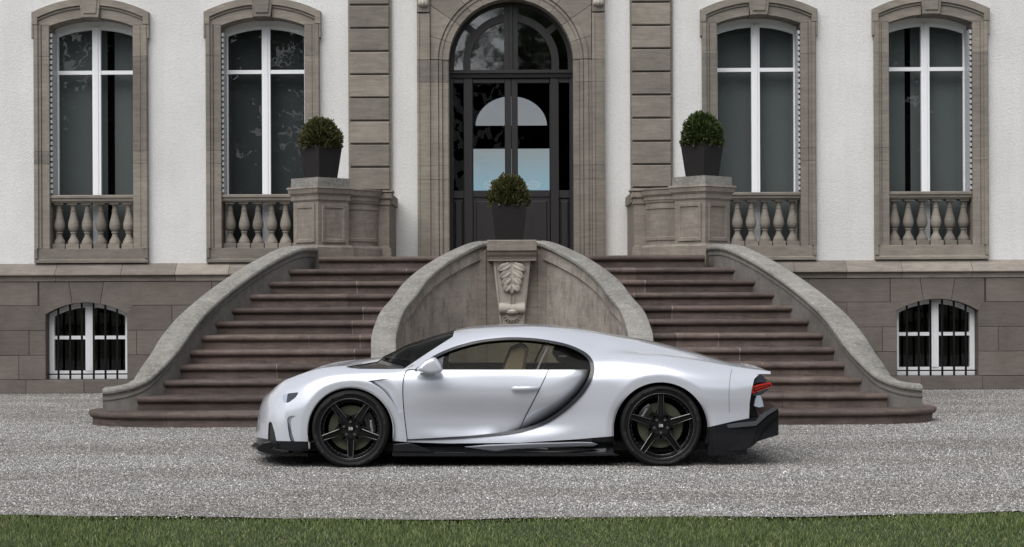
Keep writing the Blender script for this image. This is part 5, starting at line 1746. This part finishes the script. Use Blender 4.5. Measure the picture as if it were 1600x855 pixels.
def nose_c(x, z): return nose_x(z) + .43 * (1 - math.sqrt(1 - (x / .92) ** 2)) ** .82
grl = tube([(nose_c(x, z) + .004, CC + x, z) for x, z in hs], .012, 8)
hg = sub('horseshoe_grille', grl, M['alu'], car, car, smooth=True)
pl = [(nose_c(x, z) - .003, CC + x * .97, z) for x, z in hs]
sub('grille_mesh', (pl, [tuple(range(len(pl)))]), M['mesh'], hg, car)

# ---- side skirt blade
for s in (0, 1):
    yb0, yb1 = (.045, .16) if not s else (2 * CC - .16, 2 * CC - .045)
    pts = px_poly([(613, 706.5), (640, 707), (700, 706.5), (960, 708.5), (968, 711.5), (900, 713), (613, 713)], .06)
    sk = sub('skirt_blade', prism(pts, yb0, yb1, .004), M['carbon'], car, car)
    pts = px_poly([(726, 698.5), (760, 695.5), (830, 692.8), (905, 690.5), (925, 691), (934.5, 694.5), (928, 697.3), (880, 698.5), (800, 702), (775, 705.5)], .04)
    y0_, y1_ = (.028, .08) if not s else (2 * CC - .08, 2 * CC - .028)
    sub('skirt_vane', prism(pts, y0_, y1_, .008), M['alu'], car, car)
    pts = px_poly([(614, 694), (640, 692), (678, 706), (614, 706)], .04)
    y0_, y1_ = (.035, .08) if not s else (2 * CC - .08, 2 * CC - .035)
    sub('skirt_wedge', prism(pts, y0_, y1_, .006), M['carbon'], car, car)

# ---- rear: black fascia, light bar, exhaust, diffuser
def cross_loft(pts, ys, bow, name, mat, parent=None, yref=.1, **kw):
    """side outline carried across the car, bowing backwards towards the middle"""
    P0 = px_poly(pts, yref); m = len(P0); V = []; Fq = []
    for y in ys:
        t = 1 - ((y - CC) / (abs(ys[0] - CC) + 1e-6)) ** 2
        for x, z in P0: V.append((x + bow * t, y, z))
    for i in range(len(ys) - 1):
        for k in range(m):
            j = (k + 1) % m
            Fq.append((i * m + k, i * m + j, (i + 1) * m + j, (i + 1) * m + k))
    Fq.append(tuple(range(m))); b = (len(ys) - 1) * m; Fq.append(tuple(range(b + m - 1, b - 1, -1)))
    return sub(name, (V, Fq), mat, parent or car, car, fixn=True, **kw)
ysr = list(np.linspace(.165, 1.835, 13))
tailp = cross_loft([(1176, 585.5), (1188, 585), (1194, 589), (1197, 598), (1190, 602), (1184, 616), (1181, 634), (1186, 652), (1164, 656), (1166, 630), (1170, 608)], ysr, .05, 'tail_panel', M['gloss_black'])
cross_loft([(1178.2, 585.6), (1190, 585.2), (1195.5, 590), (1199, 597.5), (1186, 598), (1177, 600.5)], list(np.linspace(.135, .25, 3)), 0, 'tail_lamp_cover', M['lampdark'], tailp)
cross_loft([(1174.8, 607), (1177.5, 602.8), (1188, 600.2), (1197, 598.6), (1203.8, 597.2), (1206, 600), (1206, 603.5), (1199, 606.5), (1188, 610.5), (1178, 615), (1174, 615.5)], list(np.linspace(.11, 1.89, 13)), .05, 'tail_light', M['red'], tailp)
cross_loft([(1177.5, 607.2), (1187, 603.8), (1198, 601.2), (1204, 600.6), (1204.2, 602.4), (1197, 605), (1188, 608.3), (1178.5, 611.8)], list(np.linspace(.104, .1115, 2)), 0, 'tail_light_core', M['gloss_black'], tailp)
cross_loft([(1179, 608.3), (1188, 605.2), (1198, 602.6), (1203, 602), (1197, 603.8), (1188, 606.7), (1179.5, 609.9)], list(np.linspace(.100, .106, 2)), 0, 'tail_light_strip', M['red'], tailp)
cross_loft([(1176, 616.5), (1186, 613), (1199, 607.6), (1201, 609.5), (1190, 617.3), (1178, 619)], list(np.linspace(.115, .16, 2)), 0, 'tail_lamp_lip', M['lampdark'], tailp)
for s in (0, 1):
    ya, yb_ = (.10, .30) if not s else (1.70, 1.90)
    cross_loft([(1182.5, 618.3), (1188.3, 618), (1191, 625), (1193.3, 635.2), (1186, 636.8), (1178.5, 634.6), (1180, 626)], list(np.linspace(ya, yb_, 2)), 0, 'exhaust_tip', M['chrome'], tailp, yref=.1)
dif = cross_loft([(1106, 669), (1122, 665.5), (1146, 659.5), (1171, 654.2), (1186, 651.5), (1197, 641), (1212.5, 635.5), (1215, 638), (1215.6, 645), (1215.6, 679.5), (1200, 684), (1178, 691), (1172, 699), (1157, 703.2), (1120, 705), (1107, 705)], list(np.linspace(.07, 1.93, 13)), .02, 'rear_diffuser', M['carbon'])
for s in (0, 1):
    e = lambda a, b: sorted((a, b)) if not s else sorted((2 * CC - a, 2 * CC - b))
    pts = [(1171, 698.5), (1176, 690), (1181, 676), (1189, 664), (1201, 653), (1213.5, 640.5), (1215.8, 643), (1213.5, 650), (1204, 657.5), (1194, 667.5), (1186, 679), (1180.5, 692)]
    cross_loft(pts, e(.045, .09), 0, 'diffuser_fin', M['gloss_black'], dif)
    pts = [(1120.5, 668.5), (1128, 664), (1146, 661), (1180, 657.5), (1184, 652), (1194, 643), (1212, 635), (1214, 638.5), (1198, 648.5), (1189, 656.5), (1180, 664.5), (1150, 667.3)]
    cross_loft(pts, e(.048, .085), 0, 'bumper_blade', M['blade'], dif)
# spoiler lip under the tail deck
cross_loft([(1150, 577.5), (1170, 579), (1186, 580.5), (1199, 582.2), (1200.5, 583.2), (1198, 584.2), (1186, 584.3), (1150, 583)], list(np.linspace(.30, 1.70, 9)), .02, 'tail_spoiler', M['paint'], yref=.3)

# ---- wheels
def text_mesh(txt, size, depth=0.001):
    c = bpy.data.curves.new('lettering', 'FONT'); c.body = txt; c.size = size; c.extrude = depth; c.align_x = 'CENTER'; c.align_y = 'CENTER'
    o = bpy.data.objects.new('lettering', c)
    COL.objects.link(o)
    dg = bpy.context.evaluated_depsgraph_get(); dg.update()
    me = bpy.data.meshes.new_from_object(o.evaluated_get(dg))
    V = [tuple(v.co) for v in me.vertices]; Fq = [tuple(p.vertices) for p in me.polygons]
    bpy.data.objects.remove(o); bpy.data.curves.remove(c); bpy.data.meshes.remove(me)
    return V, Fq

def wheel_parts(rt, rr, width, a0, cal_ang):
    """list of (name, V, F, material, smooth) for a wheel at the origin, outer face towards -Y"""
    out = []
    wd = width
    tp = [(rr - .012, .03), (rr - .004, .012), (rr + .010, .002), (rr + .016, .0075), (rr + .020, .001), (rr + (rt - rr) * .55, -.012), (rt - .022, -.004), (rt - .018, .001), (rt - .012, .006), (rt - .004, .028), (rt, .055)]
    for yy in (.09, .15, .21):
        if yy < wd - .06: tp += [(rt, yy - .006), (rt - .006, yy - .004), (rt - .006, yy + .004), (rt, yy + .006)]
    tp += [(rt, wd - .05), (rt - .008, wd - .02), (rt - .03, wd - .005), (rr, wd)]
    out.append(('tyre', *lathe(tp, 96, 'y'), M['rubber'], 28))
    rp = [(rr - .004, .016), (rr - .002, .008), (rr - .008, .004), (rr - .014, .012), (rr - .020, .03), (rr - .026, .036), (rr - .03, .06), (rr - .03, .07), (rr - .036, .075), (rr - .038, .22), (rr - .01, wd - .01)]
    out.append(('rim', *lathe(rp, 96, 'y'), M['rim'], 30))
    V, Fq = lathe([(rr - .010, .0065), (rr - .0065, .0035), (rr - .003, .0065)], 96, 'y'); out.append(('rim_edge', V, Fq, M['rim_edge'], None))
    # spokes: paired bars with a sunk web
    for i in range(5):
        a = math.radians(a0 + 72 * i)
        mb = MB()
        r0, r1 = .045, rr - .012
        def bar(u0, u1, w0, w1, ya, yb, rA, rB, ch=.005):
            pl = [(rA, u0), (rB, u1), (rB, u1 + w1), (rA, u0 + w0)]
            V, Fq = prism(pl, -.5, .5)
            # prism builds in (x, z); replace depth by interpolated plane
            V = []; n = 4
            base = [(x, z) for x, z in pl]
            ar = sum(base[k][0] * base[(k + 1) % 4][1] - base[(k + 1) % 4][0] * base[k][1] for k in range(4))
            if ar < 0: base = base[::-1]
            ins = inset(base, ch)
            dep = lambda x: ya + (yb - ya) * (x - rA) / (rB - rA)
            V = [(x, dep(x) + .04, z) for x, z in base] + [(x, dep(x) + .006, z) for x, z in base] + [(x, dep(x), z) for x, z in ins]
            Fq = [(3, 2, 1, 0)]
            for k in range(4):
                j = (k + 1) % 4
                Fq += [(k, j, 4 + j, 4 + k), (4 + k, 4 + j, 8 + j, 8 + k)]
            Fq.append((8, 9, 10, 11))
            mb.add(V, Fq)
        bar(-.031, -.0240, .014, .011, .040, .018, .070, r1)
        bar(.017, .0130, .014, .011, .040, .018, .070, r1)
        bar(-.019, -.015, .038, .030, .060, .046, .06, r1, .002)
        # feet flaring to the neighbours
        for sg in (-1, 1):
            pl = [(.095, sg * .016), (.150, sg * .026), (.078, sg * .076), (.062, sg * .062)]
            ar = sum(pl[k][0] * pl[(k + 1) % 4][1] - pl[(k + 1) % 4][0] * pl[k][1] for k in range(4))
            if ar < 0: pl = pl[::-1]
            mb.add(*prism(pl, .044, .085, .004))
        c, s_ = math.cos(a), math.sin(a)
        V = [(x * c - z * s_, y, x * s_ + z * c) for x, y, z in mb.V]
        out.append(('spoke', V, mb.F, M['rim'], None))
        e = MB()
        for u0, u1 in ((-.0265, -.0205), (.0260, .0205)):
            e.add(*tube([(.10, .0405, u0), (r1 - .006, .0205, u1)],  .0028, 5))
        V = [(x * c - z * s_, y, x * s_ + z * c) for x, y, z in e.V]
        out.append(('spoke_edge', V, e.F, M['rim_edge'], None))
    out.append(('hub', *lathe([(0, .036), (.030, .036), (.034, .040), (.036, .05), (.085, .052), (.092, .06), (.092, .10)], 40, 'y'), M['rim'], 30))
    nut = MB()
    for i in range(5):
        a = math.radians(a0 + 36 + 72 * i)
        nut.add(*lathe([(0, .030), (.010, .030), (.012, .034), (.012, .055)], 10, 'y', .060 * math.cos(a), 0, .060 * math.sin(a)))
        for da in (-.28, .28):
            nut.add(*lathe([(0, .026), (.006, .026), (.007, .03), (.007, .05)], 8, 'y', .125 * math.cos(a + da), .02, .125 * math.sin(a + da)))
    for i in range(40):
        a = 2 * PI * i / 40
        nut.add(*lathe([(0, .0), (.0042, .0), (.005, .003), (.005, .012)], 6, 'y', (rr - .034) * math.cos(a), .052, (rr - .034) * math.sin(a)))
    out.append(('bolts', nut.V, nut.F, M['rim_edge'], None))
    dr_ = .200 if rr < .275 else .200
    out.append(('brake_disc', *lathe([(.08, .118), (.09, .112), (dr_ - .003, .112), (dr_, .115), (dr_, .145), (.1, .148)], 72, 'y'), M['disc'], 30))
    cal = MB()
    ca0, ca1 = cal_ang
    n = 14
    prof = [(.125, .085), (.135, .072), (.19, .070), (.215, .078), (.222, .10), (.222, .17), (.125, .17)]
    V = []; m = len(prof)
    for i in range(n + 1):
        a = math.radians(ca0 + (ca1 - ca0) * i / n)
        for r, y in prof: V.append((r * math.cos(a), y, r * math.sin(a)))
    Fq = [(i * m + k, (i + 1) * m + k, (i + 1) * m + (k + 1) % m, i * m + (k + 1) % m) for i in range(n) for k in range(m)]
    Fq += [tuple(range(m)), tuple(range(n * m + m - 1, n * m - 1, -1))]
    out.append(('caliper', V, Fq, M['caliper'], 30))
    # script along the caliper
    mid = math.radians((ca0 + ca1) / 2)
    V, Fq = text_mesh('BUGATTI', .026)
    tang = mid - PI / 2 if math.cos(mid) > 0 else mid - PI / 2
    V = [(x, z, y) for x, y, z in V]
    R2 = []
    for x, d, y in V:
        c, s_ = math.cos(tang), math.sin(tang)
        R2.append((.180 * math.cos(mid) + x * c - y * s_, .068 - d, .180 * math.sin(mid) + x * s_ + y * c))
    out.append(('caliper_lettering', R2, Fq, M['mark'], None))
    # hub mark: mirrored E and B back to back
    mk = MB()
    V, Fq = text_mesh('E', .036); mk.add([(-x - .0105, .0345 - z, y) for x, y, z in V], Fq)
    V, Fq = text_mesh('B', .036); mk.add([(x + .0095, .0345 - z, y) for x, y, z in V], Fq)
    out.append(('hub_mark', mk.V, mk.F, M['mark'], None))
    # maker's name moulded on the sidewall, twice
    tm = MB()
    rm = rr + (rt - rr) * .50
    for word, mid_a in (('MICHELIN', 25), ('MICHELIN', 205), ('PILOT SPORT', 300), ('PILOT SPORT', 120)):
        L = len(word)
        for i, chn in enumerate(word):
            if chn == ' ': continue
            V, Fq = text_mesh(chn, .030, .0007)
            a = math.radians(mid_a) - (i - (L - 1) / 2) * .068
            q = a - PI / 2
            c, s_ = math.cos(q), math.sin(q)
            tm.add([(rm * math.cos(a) + x * c - y * s_, -.0125 - z, rm * math.sin(a) + x * s_ + y * c) for x, y, z in V], Fq)
    out.append(('sidewall_lettering', tm.V, tm.F, M['tyre_mark'], None))
    return out
_wp = {'front': wheel_parts(.340, .270, .285, -90, (-30, 42)), 'rear': wheel_parts(.3555, .290, .345, 90, (118, 172))}
_meshes = {}
for k, parts in _wp.items():
    _meshes[k] = [(nm, mesh_data(nm, V, Fq, mat, sp is not None, sp)) for nm, V, Fq, mat, sp in parts]
    for nm, me in _meshes[k]:
        bm = bmesh.new(); bm.from_mesh(me)
        bmesh.ops.recalc_face_normals(bm, faces=bm.faces); bm.to_mesh(me); bm.free()
for k, X, rad in (('front', -1.415, .340), ('rear', 1.2945, .3555)):
    for s in (0, 1):
        first = None
        for nm, me in _meshes[k]:
            o = bpy.data.objects.new('wheel' if first is None else nm, me); COL.objects.link(o)
            if first is None:
                first = o; o.parent = car
                o.location = (X, (.022 if k == 'front' else .012) - CC if not s else CC - (.022 if k == 'front' else .012), rad - .002)
                if s: o.rotation_euler = (0, 0, PI)
            else:
                o.parent = first
                if nm == 'bolts': o['kind'] = 'stuff'
